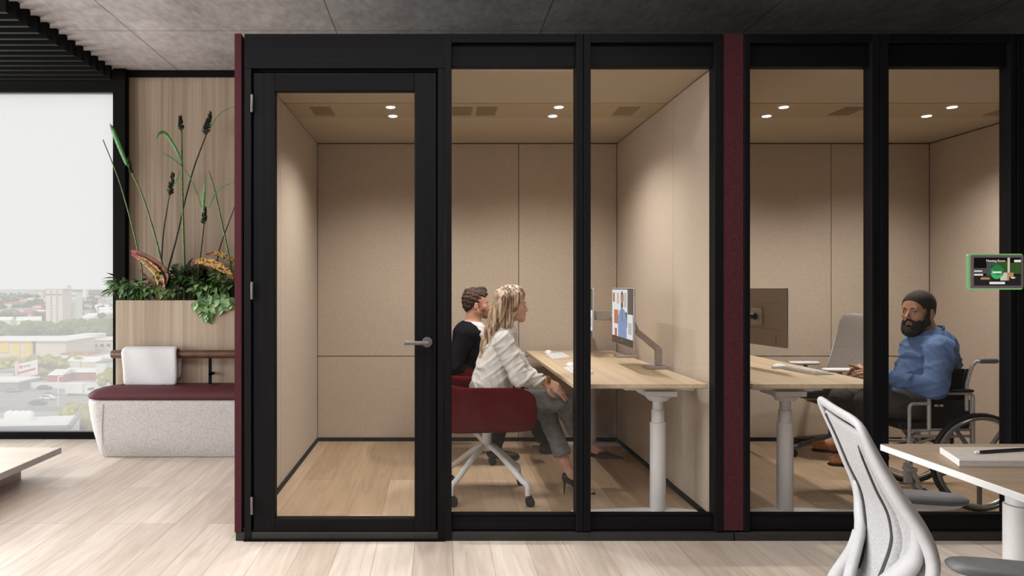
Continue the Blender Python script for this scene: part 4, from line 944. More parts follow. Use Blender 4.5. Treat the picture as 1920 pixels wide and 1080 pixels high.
# ------------------------------------------------------------ foreground task chair (white mesh back)
tc = thing('task_chair', 'white task chair with a tall curved fabric back at the foreground desk', 'office chair', (1.4,1.75,0))
prof = [(.985,1.115),(.95,1.13),(.894,1.157),(.80,1.200),(.73,1.236),(.66,1.252),(.60,1.252),(.52,1.235),(.46,1.20)]   # z, x of the far edge
prof = [(p.x,p.y) for p in bez([(a,b,0) for a,b in prof],8)]
def bp(u, z, off=0):
    """u 0 far .. 1 near"""
    zs = [p[0] for p in prof][::-1]; xs = [p[1] for p in prof][::-1]; x = float(np.interp(z, zs, xs))
    lum = max(0, 1-abs(z-.66)/.22)
    w = 1+.18*lum
    y = 1.85+(.5-u)*.40*w; x = x-(.118-.022*lum)*u
    x -= .006*math.sin(math.pi*u)            # shallow cup, hollow side to the sitter
    return Vector((x-off, y, z))
def zz(t): return .985-.50*t
rows = [[bp(.10+.80*j/14, zz(.06+.94*i/24)) for j in range(15)] for i in range(25)]
MB().grid(rows).build('backrest', 'chair_fabric', tc, solid=.012, sub=1, angle=180)
# outer frame: wide flattened ring, wider down the near side
ring = []
for i in range(14): ring.append((bp(.03, zz(.03+.93*(1-i/13)),.003), .0135+.003*(1-i/13)))
for j in range(1,12): ring.append((bp(j/12, zz(.012 if 1 < j < 11 else .018)), .015))
for i in range(14): ring.append((bp(.965, zz(.03+.93*i/13)), .016+.012*math.sin(math.pi*min(1,i/13*1.15))))
for j in range(1,12): ring.append((bp(1-j/12, zz(.985)), .018))
MB().tube([p for p, r in ring],[r for p, r in ring],12,closed=True,flat=.62,upv=(1,0,0)).build('back_frame','chair_white',tc,sub=1,angle=180)
# dark seams between the fabric and the frame, and the central crease
m = MB(); m.tube([bp(.17, zz(.08+.9*i/16), .008) for i in range(17)],.0045,6); m.build('seam','chair_gap',tc)
m = MB(); m.tube([bp(.78-.27*(i/36)**.8, zz(.15+.84*i/36), .009+.009*(i/36)) for i in range(37)],[.001+.0065*min(1,i/12) for i in range(37)],8); m.build('crease','chair_gap',tc)
m = MB(); m.tube([bp(.83-.27*(i/36)**.8, zz(.15+.84*i/36), .006) for i in range(37)],[.003+.014*min(1,i/20) for i in range(37)],10,flat=.5); m.build('rib','chair_fabric',tc)
# lower wings of the frame reaching back to the spine
m = MB()
m.tube(bez([bp(.06,.74,.002),bp(.09,.67,.010),bp(.15,.60,.022),bp(.3,.50,.05),bp(.5,.42,.07)],6),[.010+.012*min(1,i/8) for i in range(25)],12,flat=.6)
m.tube(bez([bp(.94,.74,.004),bp(.88,.66,.025),bp(.78,.58,.045),bp(.64,.50,.06),bp(.5,.42,.07)],6),[.012+.014*min(1,i/8) for i in range(25)],12,flat=.6)
m.build('back_support','chair_white',tc,angle=180)
m = MB(); m.tube(bez([bp(.14,.60,.020),bp(.15,.55,.036),bp(.24,.46,.07),bp(.45,.38,.08)],6),[.022]*19,12,flat=.8); m.build('tilt_link','chair_white',tc,angle=180)
# orientation of the chair: forward direction
fwd = Vector((.959,-.283,0)); sid = Vector((.283,.959,0))
c0 = Vector((1.43,1.76,0))
def ring_se(c, a, b, z, n=32, e=.55):
    return [c+fwd*(a*math.copysign(abs(math.cos(q_))**e,math.cos(q_)))+sid*(b*math.copysign(abs(math.sin(q_))**e,math.sin(q_)))+Vector((0,0,z)) for q_ in [2*math.pi*k/n for k in range(n)]]
loft([ring_se(c0,.21,.21,.42),ring_se(c0,.235,.235,.435),ring_se(c0,.24,.24,.46),ring_se(c0,.225,.225,.475),ring_se(c0,.18,.18,.482)]).build('seat','chair_fabric',tc,angle=60)
m = MB(); m.lathe([(.03,.10),(.03,.36)],c0,'Z',20); m.lathe([(.10,.36),(.11,.38),(.10,.419)],c0,'Z',20); m.build('column','chair_white',tc)
m = MB(); m.tube(bez([bp(.5,.42,.08),Vector((1.18,1.83,.39)),c0+Vector((0,0,.385))],6),.028,10); m.build('spine','chair_white',tc)
for (ctr, nm) in ((Vector((1.432,2.10,.012)),'far'),(Vector((1.297,1.565,.004)),'near')):
    pts = []
    loft([ring_se(ctr,.125,.042,.653,e=.7),ring_se(ctr,.135,.048,.659,e=.7),ring_se(ctr,.137,.049,.668,e=.7),ring_se(ctr,.130,.044,.674,e=.7),ring_se(ctr,.10,.03,.677,e=.7)]).build('arm_pad','pad',tc,angle=60)
    loft([ring_se(ctr-fwd*.02,.06,.022,.628,e=.7),ring_se(ctr,.105,.036,.640,e=.7),ring_se(ctr,.128,.045,.654,e=.7)]).build('arm_shell','chair_white',tc,angle=60)
    s_ = 1 if nm == 'far' else -1
    MB().tube(bez([ctr-fwd*.09+Vector((0,0,.635)),ctr-fwd*.13-sid*(.0*s_)+Vector((0,0,.55)),ctr-fwd*.05-sid*(.05*s_)+Vector((0,0,.43)),c0+sid*(.1*s_)+Vector((0,0,.405))],6),.021,10,flat=.7).build('arm_post','chair_white',tc)
for k in range(5):
    a = R(20+72*k); d = Vector((math.cos(a),math.sin(a),0))
    MB().tube([c0+d*.03+Vector((0,0,.12)),c0+d*.17+Vector((0,0,.10)),c0+d*.31+Vector((0,0,.075))],[.03,.024,.017],10,flat=.7).build('base_leg','chair_white',tc)
    p = c0+d*.315; m = MB(); m.lathe([(.024,-.024),(.029,-.02),(.029,.02),(.024,.024)],(p.x,p.y,.03),'Y',18); m.build('caster','rubber',tc)
# ------------------------------------------------------------ smooth solid bodies: distance fields turned into meshes
class Field:
    def __init__(s, lo, hi, h):
        s.lo = np.array(lo, float); s.h = h; s.n = (np.ceil((np.array(hi)-s.lo)/h)).astype(int)+1
        s.D = np.full(s.n, .12, np.float32); s.ax = [s.lo[i]+h*np.arange(s.n[i]) for i in range(3)]
    def sl(s, lo, hi):
        a = np.clip(((np.array(lo)-s.lo)/s.h).astype(int), 0, s.n-1); b = np.clip(((np.array(hi)-s.lo)/s.h).astype(int)+2, 1, s.n)
        b = np.maximum(b, a+1); S = tuple(slice(a[i], b[i]) for i in range(3))
        X = s.ax[0][S[0]][:,None,None]; Y = s.ax[1][S[1]][None,:,None]; Z = s.ax[2][S[2]][None,None,:]
        return S, X, Y, Z
    def comb(s, S, d, k, sub=False):
        a = s.D[S]
        if sub:
            d = -d
            if k > 0: h = np.maximum(k-np.abs(a-d),0)/k; s.D[S] = np.maximum(a,d)+h*h*k/4
            else: s.D[S] = np.maximum(a,d)
        else:
            if k > 0: h = np.maximum(k-np.abs(a-d),0)/k; s.D[S] = np.minimum(a,d)-h*h*k/4
            else: s.D[S] = np.minimum(a,d)
    def cap(s, a, b, ra, rb=None, k=.02, flat=None, ff=1.0, sub=False):
        """round cone a-b; flat: direction squeezed by the factor ff"""
        rb = ra if rb is None else rb; a = np.array(a, float); b = np.array(b, float); m = max(ra, rb)+k+s.h*3+.012
        S, X, Y, Z = s.sl(np.minimum(a,b)-m, np.maximum(a,b)+m)
        ab = b-a; L2 = max(ab @ ab, 1e-9)
        px, py, pz = X-a[0], Y-a[1], Z-a[2]
        t = np.clip((px*ab[0]+py*ab[1]+pz*ab[2])/L2, 0, 1)
        dx, dy, dz = px-t*ab[0], py-t*ab[1], pz-t*ab[2]
        q = dx*dx+dy*dy+dz*dz
        if flat is not None:
            f = np.array(flat, float); f /= np.linalg.norm(f); c = dx*f[0]+dy*f[1]+dz*f[2]; q = q + c*c*(1/ff**2-1)
        s.comb(S, np.sqrt(q)-(ra+(rb-ra)*t), k, sub); return s
    def ell(s, c, r, Rm=None, k=.02, sub=False):
        c = np.array(c, float); r = np.array(r, float); m = max(r)+k+s.h*3+.012
        S, X, Y, Z = s.sl(c-m, c+m); p = [X-c[0], Y-c[1], Z-c[2]]
        if Rm is not None: p = [p[0]*Rm[0][j]+p[1]*Rm[1][j]+p[2]*Rm[2][j] for j in range(3)]
        k0 = np.sqrt((p[0]/r[0])**2+(p[1]/r[1])**2+(p[2]/r[2])**2)+1e-6
        k1 = np.sqrt((p[0]/r[0]**2)**2+(p[1]/r[1]**2)**2+(p[2]/r[2]**2)**2)+1e-6
        s.comb(S, k0*(k0-1)/k1, k, sub); return s
    def half(s, pt, nrm, keep_neg=True, k=0):
        """cut away everything on the positive side of the plane"""
        n = np.array(nrm, float); n /= np.linalg.norm(n); pt = np.array(pt, float)
        X = s.ax[0][:,None,None]; Y = s.ax[1][None,:,None]; Z = s.ax[2][None,None,:]
        s.comb((slice(None),)*3, -((X-pt[0])*n[0]+(Y-pt[1])*n[1]+(Z-pt[2])*n[2]), k, True); return s
    def ripple(s, fn):
        I = np.nonzero(np.abs(s.D) < .03)
        P = [s.ax[i][I[i]] for i in range(3)]; s.D[I] += fn(*P).astype(np.float32); return s
    def mesh(s):
        D = s.D.copy(); D[0] = D[-1] = .1; D[:,0] = D[:,-1] = .1; D[:,:,0] = D[:,:,-1] = .1
        ins = D < 0; c = np.zeros(tuple(s.n-1), np.int8)
        for i in (0,1):
            for j in (0,1):
                for k in (0,1): c += ins[i:s.n[0]-1+i, j:s.n[1]-1+j, k:s.n[2]-1+k]
        act = (c > 0) & (c < 8); I, J, K = np.nonzero(act); idx = np.full(act.shape, -1, np.int64); idx[I,J,K] = np.arange(len(I))
        acc = np.zeros((len(I),3)); cnt = np.zeros(len(I))
        for ax in range(3):
            for u in (0,1):
                for v in (0,1):
                    o = [0,0,0]; o[(ax+1)%3] = u; o[(ax+2)%3] = v; e = list(o); e[ax] = 1
                    a = D[I+o[0],J+o[1],K+o[2]]; b = D[I+e[0],J+e[1],K+e[2]]; m = (a < 0) != (b < 0)
                    t = np.where(m, a/np.where(m, a-b, 1), 0); p = np.zeros((len(I),3)); p[:] = o; p[:,ax] = t
                    acc[m] += p[m]; cnt[m] += 1
        V = (np.stack([I,J,K],1)+acc/cnt[:,None])*s.h+s.lo; Q = []
        for ax in range(3):
            sh = [slice(None)]*3; a_ = [slice(1,-1)]*3; b_ = [slice(1,-1)]*3; a_[ax] = slice(0,-1); b_[ax] = slice(1,None)
            A = ins[tuple(a_)]; B = ins[tuple(b_)]; X = np.nonzero(A != B); g = [X[i]+(0 if i == ax else 1) for i in range(3)]; fl = A[X]
            u, v = (ax+1)%3, (ax+2)%3
            def cell(du, dv):
                q = [g[0].copy(), g[1].copy(), g[2].copy()]; q[u] -= du; q[v] -= dv; return idx[q[0],q[1],q[2]]
            f = np.stack([cell(1,1),cell(0,1),cell(0,0),cell(1,0)],1); f[~fl] = f[~fl][:,::-1]; Q.append(f)
        Q = np.concatenate(Q); Q = Q[(Q >= 0).all(1)]; return V, Q
    def build(s, name, mats, parent=None, matfn=None, smooth=2):
        V, Q = s.mesh()
        for _ in range(smooth):          # light relaxing of the grid pattern
            acc = np.zeros_like(V); cn = np.zeros(len(V))
            for i in range(4):
                a, b = Q[:,i], Q[:,(i+1)%4]; np.add.at(acc, a, V[b]); np.add.at(acc, b, V[a]); np.add.at(cn, a, 1); np.add.at(cn, b, 1)
            V = V*.5+.5*acc/np.maximum(cn,1)[:,None]
        me = bpy.data.meshes.new(name); me.from_pydata(V.tolist(), [], Q.tolist())
        for x in (mats if isinstance(mats, (list,tuple)) else [mats]): me.materials.append(M[x] if isinstance(x, str) else x)
        if matfn is not None: me.polygons.foreach_set('material_index', matfn(V[Q].mean(1)).astype(np.int32))
        me.polygons.foreach_set('use_smooth', np.ones(len(Q), bool)); me.update()
        o = bpy.data.objects.new(name, me); COL.objects.link(o); attach(o, parent); return o
def folds(amp, fr, ang=(1,0,.6), seed=0):
    a = np.array(ang, float); a /= np.linalg.norm(a); r = np.random.default_rng(seed); ph = r.uniform(0,6,6)
    def f(x, y, z):
        w = 2.2*np.sin(9*x+ph[0])*np.cos(8*z+ph[1])+1.5*np.sin(14*y+6*z+ph[2])
        u = fr*(a[0]*x+a[1]*y+a[2]*z)+w
        v = fr*.6*(a[2]*x-a[0]*z+a[1]*y)+1.7*w+ph[3]
        m_ = .5+.5*np.sin(6*x+11*z+5*y+ph[4])
        return -amp*(np.maximum(0,np.sin(u))**3*m_+.7*np.maximum(0,np.sin(v))**4*(1-m_))+amp*.3
    return f
class Head:
    """local frame: origin between the ears, +x face, +y the person's left, +z up"""
    def __init__(s, o, yaw, pitch, sc, roll=0):
        s.o = np.array(o, float); s.s = sc; s.R = np.array((Euler((0,0,yaw)).to_matrix() @ Euler((0,-pitch,0)).to_matrix() @ Euler((roll,0,0)).to_matrix()))
    def P(s, x, y, z): return s.o+s.R @ (np.array((x,y,z), float)*s.s)
    def e(s, F_, c, r, k=.012, sub=False, tilt=0):
        Rm = s.R if not tilt else s.R @ np.array(Euler((0,tilt,0)).to_matrix())
        F_.ell(s.P(*c), np.array(r)*s.s, Rm, k, sub)
    def c(s, F_, a, b, ra, rb=None, k=.01, sub=False, flat=None, ff=1): F_.cap(s.P(*a), s.P(*b), ra*s.s, (rb if rb else ra)*s.s, k, None if flat is None else s.R @ np.array(flat,float), ff, sub)
    def loc(s, P_): return ((P_-s.o) @ s.R)/s.s
    def skull(s, F_, fem=False):
        e, c = s.e, s.c
        e(F_,(-.012,0,.055),(.096,.074,.084)); e(F_,(.030,0,.045),(.060,.064,.070),.02)
        e(F_,(.035,0,-.015),(.055,.056,.075),.02)
        jw = .9 if fem else 1.0
        for y in (-1,1):
            c(F_,(.002,y*.052*jw,-.045),(.066,y*.014,-.086),.019*jw,.014,.018); e(F_,(.058,y*.040,-.012),(.024,.021,.022),k=.016)
        e(F_,(.074,0,-.090),(.019,.022,.017),k=.014); c(F_,(.02,0,-.05),(.06,0,-.06),.035,.030,.02)
        c(F_,(.080,-.034,.026),(.080,.034,.026),.0085 if fem else .011,k=.014)
        for y in (-1,1):
            e(F_,(.097,y*.031,.008),(.014,.017,.011),.010,True); e(F_,(.076,y*.031,.007),(.0135,.0135,.0125),.003)
        nl = .108 if fem else .112
        c(F_,(.084,0,.018),(nl,0,-.021),.0065,.0095,.010); e(F_,(nl-.006,0,-.025),(.011,.012,.009),k=.006)
        for y in (-1,1): e(F_,(nl-.013,y*.012,-.027),(.010,.007,.007),k=.004)
        e(F_,(.087,0,-.043),(.010,.020,.009),k=.008)
        e(F_,(.0905,0,-.0485),(.0095,.021,.0055),k=.004); e(F_,(.0885,0,-.0595),(.0095,.018,.0065),k=.004); e(F_,(.099,0,-.0535),(.010,.022,.0016),.002,True)
        for y in (-1,1):
            e(F_,(-.006,y*.077,.000),(.018,.0075,.031),.004,tilt=.2); e(F_,(.001,y*.084,.003),(.010,.006,.019),.003,True,tilt=.2); e(F_,(.008,y*.080,-.003),(.006,.005,.008),k=.003)
    def mats(s, P_, beard=None, brow=True, lash=True):
        q = s.loc(P_); x, y, z = q[:,0], q[:,1], q[:,2]; a = np.abs(y); m = np.zeros(len(P_))
        if beard is not None:
            bd = (x > .010+.6*np.maximum(0,-z-.05)) & (z < -.030-.0*x) & (z < -.012-.35*(x-.0)) & (z > -.125) & (x > -.005) & (a > .0)
            bd |= (x > .006) & (x < .026) & (z < .01) & (z > -.10) & (a > .055) & (a < .072)
            mu = (x > .085) & (z < -.031) & (z > -.046) & (a < .027)
            bd &= RNG.random(len(x)) < np.clip((x-.008-.6*np.maximum(0,-z-.05))/.022,0,1); m[(bd | mu)] = 4; m[(x > .080) & (a < .019) & (z > -.036-.0) & (z < -.030)] = 0
        m[(x > .082) & (a < .0215*np.sqrt(np.maximum(0,1-((z+.0535)/.0125)**2))) & (z < -.0425) & (z > -.0655)] = 1
        ez = ((a-.031)/.0105)**2+((z-.0075)/.0044)**2 < 1
        m[ez & (x > .070) & (x < .1)] = 2; m[(((a-.0325)/.0058)**2+((z-.0075)/.0054)**2 < 1) & (x > .070)] = 3
        if lash: m[(((a-.031)/.0145)**2+((z-.0085)/.0070)**2 < 1) & (z > .0115) & (x > .07)] = 3
        if brow: m[(a > .012) & (a < .049) & (np.abs(z-(.0265-.9*np.maximum(0,a-.035)**1.0*.6)) < .0036) & (x > .055)] = 3
        return m
def hand(F_, w, fwd, up, left=True, curl=(.35,.45,.55,.65), sc=1.0, thumb=.5, spread=.0, straight=None):
    """w wrist, fwd palm direction, up back of the hand; left: thumb on +side. returns nothing"""
    f = np.array(fwd, float); f /= np.linalg.norm(f); u = np.array(up, float); u -= f*(u @ f); u /= np.linalg.norm(u); sd = np.cross(u, f)  # sd = to the left of travel
    if not left: sd = -sd        # sd points to the thumb side
    P_ = lambda a, b, c: np.array(w)+(f*a+sd*b+u*c)*sc
    for b in (-.028,-.010,.010,.026): F_.cap(P_(.012,b*.6,0), P_(.082,b,0), .013*sc, .0115*sc, .012, flat=u, ff=.85)
    L_ = ((.043,.026,.020),(.047,.030,.021),(.043,.028,.020),(.034,.021,.018)); bs = (.030,.011,-.009,-.028); rr = (.0092,.0095,.0090,.0080)
    for i in range(4):
        a = curl[i] if straight is None or straight != i else .05; ang = .0; p = P_(.084-.004*abs(i-1), bs[i], .002); sp = (1.5-i)*spread
        for j in range(3):
            ang += a*(.8,1.1,.8)[j]
            d = f*math.cos(ang)*math.cos(sp)+sd*math.sin(sp)*math.cos(ang)-u*math.sin(ang); q = p+d*L_[i][j]*sc
            F_.cap(p, q, rr[i]*sc*(1-.07*j), rr[i]*sc*(.93-.07*j), .003); p = q
    p0 = P_(.020,.020,-.006); p1 = P_(.050,.046,-.012-.02*thumb); p2 = P_(.078,.052-.01*thumb,-.018-.03*thumb); p3 = P_(.102,.050-.018*thumb,-.020-.04*thumb)
    F_.cap(p0,p1,.014*sc,.0115*sc,.010); F_.cap(p1,p2,.011*sc,.0098*sc,.003); F_.cap(p2,p3,.0098*sc,.0080*sc,.003)
def brows(hd, m_, t):
    for y in (-1,1): MB().tube(bez([hd.P(.0925,y*.013,.0255),hd.P(.0915,y*.027,.0305),hd.P(.080,y*.045,.0275)],5),[.0038]*6+[.0034]*4+[.0015],8).build('eyebrow', m_, t)
def A3(v): return np.array(tuple(v), float)
SKIN_M = mat('skin_light','c08d74','c9967d',rough=.5,scale=(30,30,30)); SKIN_F = mat('skin_fair','bf9079','c99a84',rough=.5,scale=(30,30,30)); SKIN_T = mat('skin_tan','ab7c62','b6866b',rough=.5,scale=(30,30,30))
LIP = mat('lips','a3625a',rough=.45); EYEW = mat('eye_white','d8d3cd',rough=.2); DARK = mat('dark_brown_hair_flat','231812',rough=.6); STUB = mat('stubble','8a6654',rough=.7)
# ============================================================ woman
def woman():
    Y0 = 4.215; P = lambda x, y, Y=Y0: A3(W(x,y,Y))
    t = thing('person', 'seated woman with long blond hair, pale shirt and grey trousers, legs crossed', 'person', (W(918,752,Y0).x, Y0, FL))
    hd = Head(P(959,575), 0, R(0), .875)
    lo, hi = (.20,3.88,.03), (1.28,4.66,1.40); B = Field(lo, hi, .0046)
    hd.skull(B, True)
    neck0, neck1 = hd.P(-.022,0,-.035), P(943,622); B.cap(neck0,neck1,.046,.050,.02)
    sh = [P(944,640,4.055), P(946,641,4.375)]; el = [P(974,708,4.00), P(984,700,4.42)]; wr = [P(1022,714,4.065), P(1012,712,4.36)]
    B.cap(P(941,640),P(936,668),.085,.095,.03,flat=(1,0,0),ff=.85); B.cap(P(936,668),P(919,742),.105,.12,.03)
    for i in (0,1):
        B.cap(P(943,632),sh[i],.05,.046,.03); B.cap(sh[i],el[i],.042,.036,.02); B.cap(el[i],wr[i],.034,.024,.02)
    hip = [P(922,752,4.14), P(922,752,4.30)]; kn = [P(1054,753,4.14), P(1022,768,4.31)]; an = [P(1090,826,4.36), P(1069,889,4.25)]
    for i in (0,1):
        B.cap(hip[i],kn[i],.075,.052,.03); B.cap(kn[i],an[i],.044,.029,.02)
    toe = [P(1130,849,4.36), P(1108,921,4.25)]; heel = [P(1096,843,4.38), P(1064,893,4.25)]
    for i in (0,1):
        B.cap(an[i],heel[i],.030,.026,.015); B.cap(an[i],heel[i]*.4+toe[i]*.6,.028,.026,.02); B.cap(heel[i],toe[i],.026,.018,.02,flat=(0,0,1),ff=.8)
    hf = P(1068,741,4.20)-wr[0]
    hand(B, wr[0], (.84,.02,-.50), (.30,-.75,.60), False, (.16,.22,.28,.36), .95, .35, .05)
    hand(B, wr[1], (.9,-.35,-.35), (.3,.3,.9), False, (.5,.6,.6,.7), .90, .5)
    B.build('body', [SKIN_F, mat('lips_pink','b4756c',rough=.4), EYEW, mat('soft_brow','6b4c3c',rough=.6), STUB], t, lambda C: hd.mats(C, brow=False, lash=False), 1)
    brows(hd, bpy.data.materials['soft_brow'], t)
    # shirt
    S = Field((.18,3.86,.55),(.92,4.60,1.16),.0048)
    S.cap(P(941,638),P(936,672),.098,.112,.03,flat=(1,0,0),ff=.9); S.cap(P(936,668),P(921,728),.118,.132,.03); S.cap(P(935,668,4.16),P(921,728,4.14),.10,.115,.03); S.cap(P(935,668,4.27),P(921,728,4.30),.10,.115,.03)
    for i in (0,1):
        S.cap(P(944,628),sh[i],.055,.058,.035); S.cap(sh[i],el[i],.060,.056,.02)
        cf = wr[i]*.80+el[i]*.20; S.cap(el[i],cf,.055,.042,.02)
    S.cap(P(944,628),P(941,621),.062,.060,.01)
    S.ripple(folds(.011,95,(.6,.15,-.8),3)); S.ripple(folds(.009,150,(.9,.1,.3),4))
    for i in (0,1):
        d = wr[i]-el[i]; d /= np.linalg.norm(d); S.cap(wr[i]-d*.030, wr[i]+d*.05,.036,.036,.0,sub=True)
    S.cap(neck0,neck1+np.array((.012,0,.004)),.050,.054,.004,sub=True)
    S.half(P(900,730),(0,0,-1))
    so = S.build('shirt', mat('pale_shirt','c9c6c0','d6d3cd',rough=.85,spec=.12,scale=(25,25,25)), t)
    # collar
    C_ = Field((.30,4.08,.98),(.58,4.36,1.16),.0035)
    C_.cap(neck1+np.array((-.012,0,.035)),neck1+np.array((.012,0,-.012)),.066,.076,.0); C_.cap(neck1+np.array((-.03,0,.12)),neck1+np.array((.03,0,-.1)),.0565,.066,.0,sub=True); C_.half(neck1+np.array((0,0,.030)),(-.25,0,1)); C_.half(neck1+np.array((0,0,-.022)),(.2,0,-1))
    C_.cap(neck1+np.array((.045,0,.03)),neck1+np.array((.10,0,-.02)),.018,.026,.004,sub=True)
    C_.build('collar', mat('pale_collar','cfccc6','d8d5d0',rough=.85,spec=.12), so)
    # trousers
    T = Field((.20,3.98,.22),(1.20,4.56,.84),.005)
    T.cap(P(922,745,4.15),P(922,745,4.29),.128,.128,.03)
    cu = [kn[0]*.30+an[0]*.70, kn[1]*.33+an[1]*.67]
    for i in (1,0):
        T.cap(hip[i],kn[i],.092 if i else .088,.066 if i else .062,.03 if i else .004); T.cap(kn[i],cu[i],.064 if i else .062,.051,.02 if i else .004)
    T.ripple(folds(.009,80,(.8,.1,.6),8)); T.ripple(folds(.006,150,(.3,.1,.9),9))
    for i in (0,1):
        d = an[i]-kn[i]; d /= np.linalg.norm(d); T.cap(cu[i]-d*.055,cu[i]-d*.004,.054,.056,.003)
        T.half  # hem cut below
        T.cap(cu[i]+d*.052,cu[i]+d*.14,.062,.062,.0,sub=True)
        T.cap(cu[i]-d*.02,cu[i]+d*.08,.040,.042,.0,sub=True)
    T.build('trousers', mat('grey_trousers','626363','757676',rough=.85,spec=.12,scale=(30,30,30)), t)
    # shoes
    SH = mat('black_patent','0b0b0c','111112',rough=.2)
    for i in (0,1):
        h_, e_ = heel[i], (P(1160,856,4.36) if i == 0 else toe[i]); d = e_-h_; d /= np.linalg.norm(d); up = np.array((0,0,1.0)); up -= d*(up @ d); up /= np.linalg.norm(up)
        lo_ = np.minimum(h_,e_)-.12; hi_ = np.maximum(h_,e_)+.08; Z_ = Field(lo_,hi_,.0035)
        Z_.cap(h_-up*.004,h_*.45+e_*.55-up*.006,.032,.034,.02,flat=up,ff=1.0); Z_.cap(h_*.45+e_*.55-up*.006,e_+d*.028-up*.004,.034,.009,.02,flat=up,ff=.72); Z_.cap(h_,h_+up*.018-d*.004,.031,.029,.01)
        Z_.cap(h_+d*.045+up*.038,h_*.42+e_*.58+up*.034,.034,.030,.006,sub=True); Z_.cap(h_+up*.03+d*.004,an[i]+up*.03,.026,.034,.004,sub=True)
        q = h_-d*.006-up*.020
        bt = np.array((q[0]-.004,q[1],FL+.004)) if i == 1 else q+(-up*.100+d*.062)
        Z_.cap(q,q*.6+bt*.4,.018,.0065,.006); Z_.cap(q*.6+bt*.4,bt,.0065,.0045,.003)
        Z_.build('shoe', SH, t)
    # bracelet
    d = wr[0]-el[0]; d /= np.linalg.norm(d); c = wr[0]+d*.004; o1 = np.cross(d,(0,0,1)); o1 /= np.linalg.norm(o1); o2 = np.cross(d,o1)
    for q_ in (0,.012): MB().tube([Vector(c+d*q_+(o1*math.cos(a)+o2*math.sin(a))*.029) for a in [2*math.pi*k/20 for k in range(20)]],.0042,6,closed=True).build('bracelet', mat('brass','a8822f',rough=.25,metal=.9), t)
    # hair
    Hh = Field((.14,4.02,.80),(.62,4.41,1.40),.0042)
    hd.e(Hh,(-.016,0,.062),(.106,.084,.090),.01); hd.e(Hh,(.028,0,.082),(.062,.066,.062),.02)
    pts = [P(943,562),P(932,590),P(922,620),P(912,648),P(906,672),P(902,690)]
    wd = (.070,.070,.062,.052,.040,.020)
    for a, b, ra, rb in zip(pts[:-1],pts[1:],wd[:-1],wd[1:]):
        for y in (-.045,0,.045): Hh.cap(a+(0,y,0),b+(0,y*1.1,0),ra*.72,rb*.72,.02,flat=(1,0,0),ff=.85)
    for y in (-1,1):
        for a, b, ra, rb in ((P(966,557),P(957,580),.030,.030),(P(957,580),P(948,606),.030,.030),(P(948,606),P(930,634),.030,.028),(P(930,634),P(914,662),.028,.022)):
            Hh.cap(a+(0,y*.056,0),b+(0,y*.060,0),ra,rb,.02,flat=(0,1,0),ff=.7)
    # uncover the face
    hd.e(Hh,(.090,0,-.012),(.052,.085,.088),.006,True); hd.e(Hh,(.050,0,-.075),(.055,.080,.062),.006,True)
    for y in (-1,1): hd.e(Hh,(.012,y*.080,-.020),(.024,.024,.020),.004,True)
    def st(x, y, z):
        u = x+(1.15-z)*.33; return -.0016*np.sin(210*u+60*y+3*np.sin(9*z))-.0013*np.sin(280*y+80*u+2*np.sin(7*z+1))
    Hh.ripple(st)
    m, nt, b = newmat('blond_hair'); b.inputs['Roughness'].default_value = .42
    n = N(nt,'ShaderNodeTexNoise',Scale=1.0,Detail=3); mp = coords(nt,(85,85,5),rot=(0,R(-18),0)); L(nt,mp,n.inputs['Vector'])
    r = nt.nodes.new('ShaderNodeValToRGB'); e = r.color_ramp.elements; e[0].position = .36; e[0].color = lin('54382a'); e[1].position = .62; e[1].color = lin('cdb89c'); x = e.new(.48); x.color = lin('9a7d62')
    L(nt,n.outputs['Fac'],r.inputs['Fac']); L(nt,r.outputs['Color'],b.inputs['Base Color'])
    Hh.build('hair', m, t)
woman()
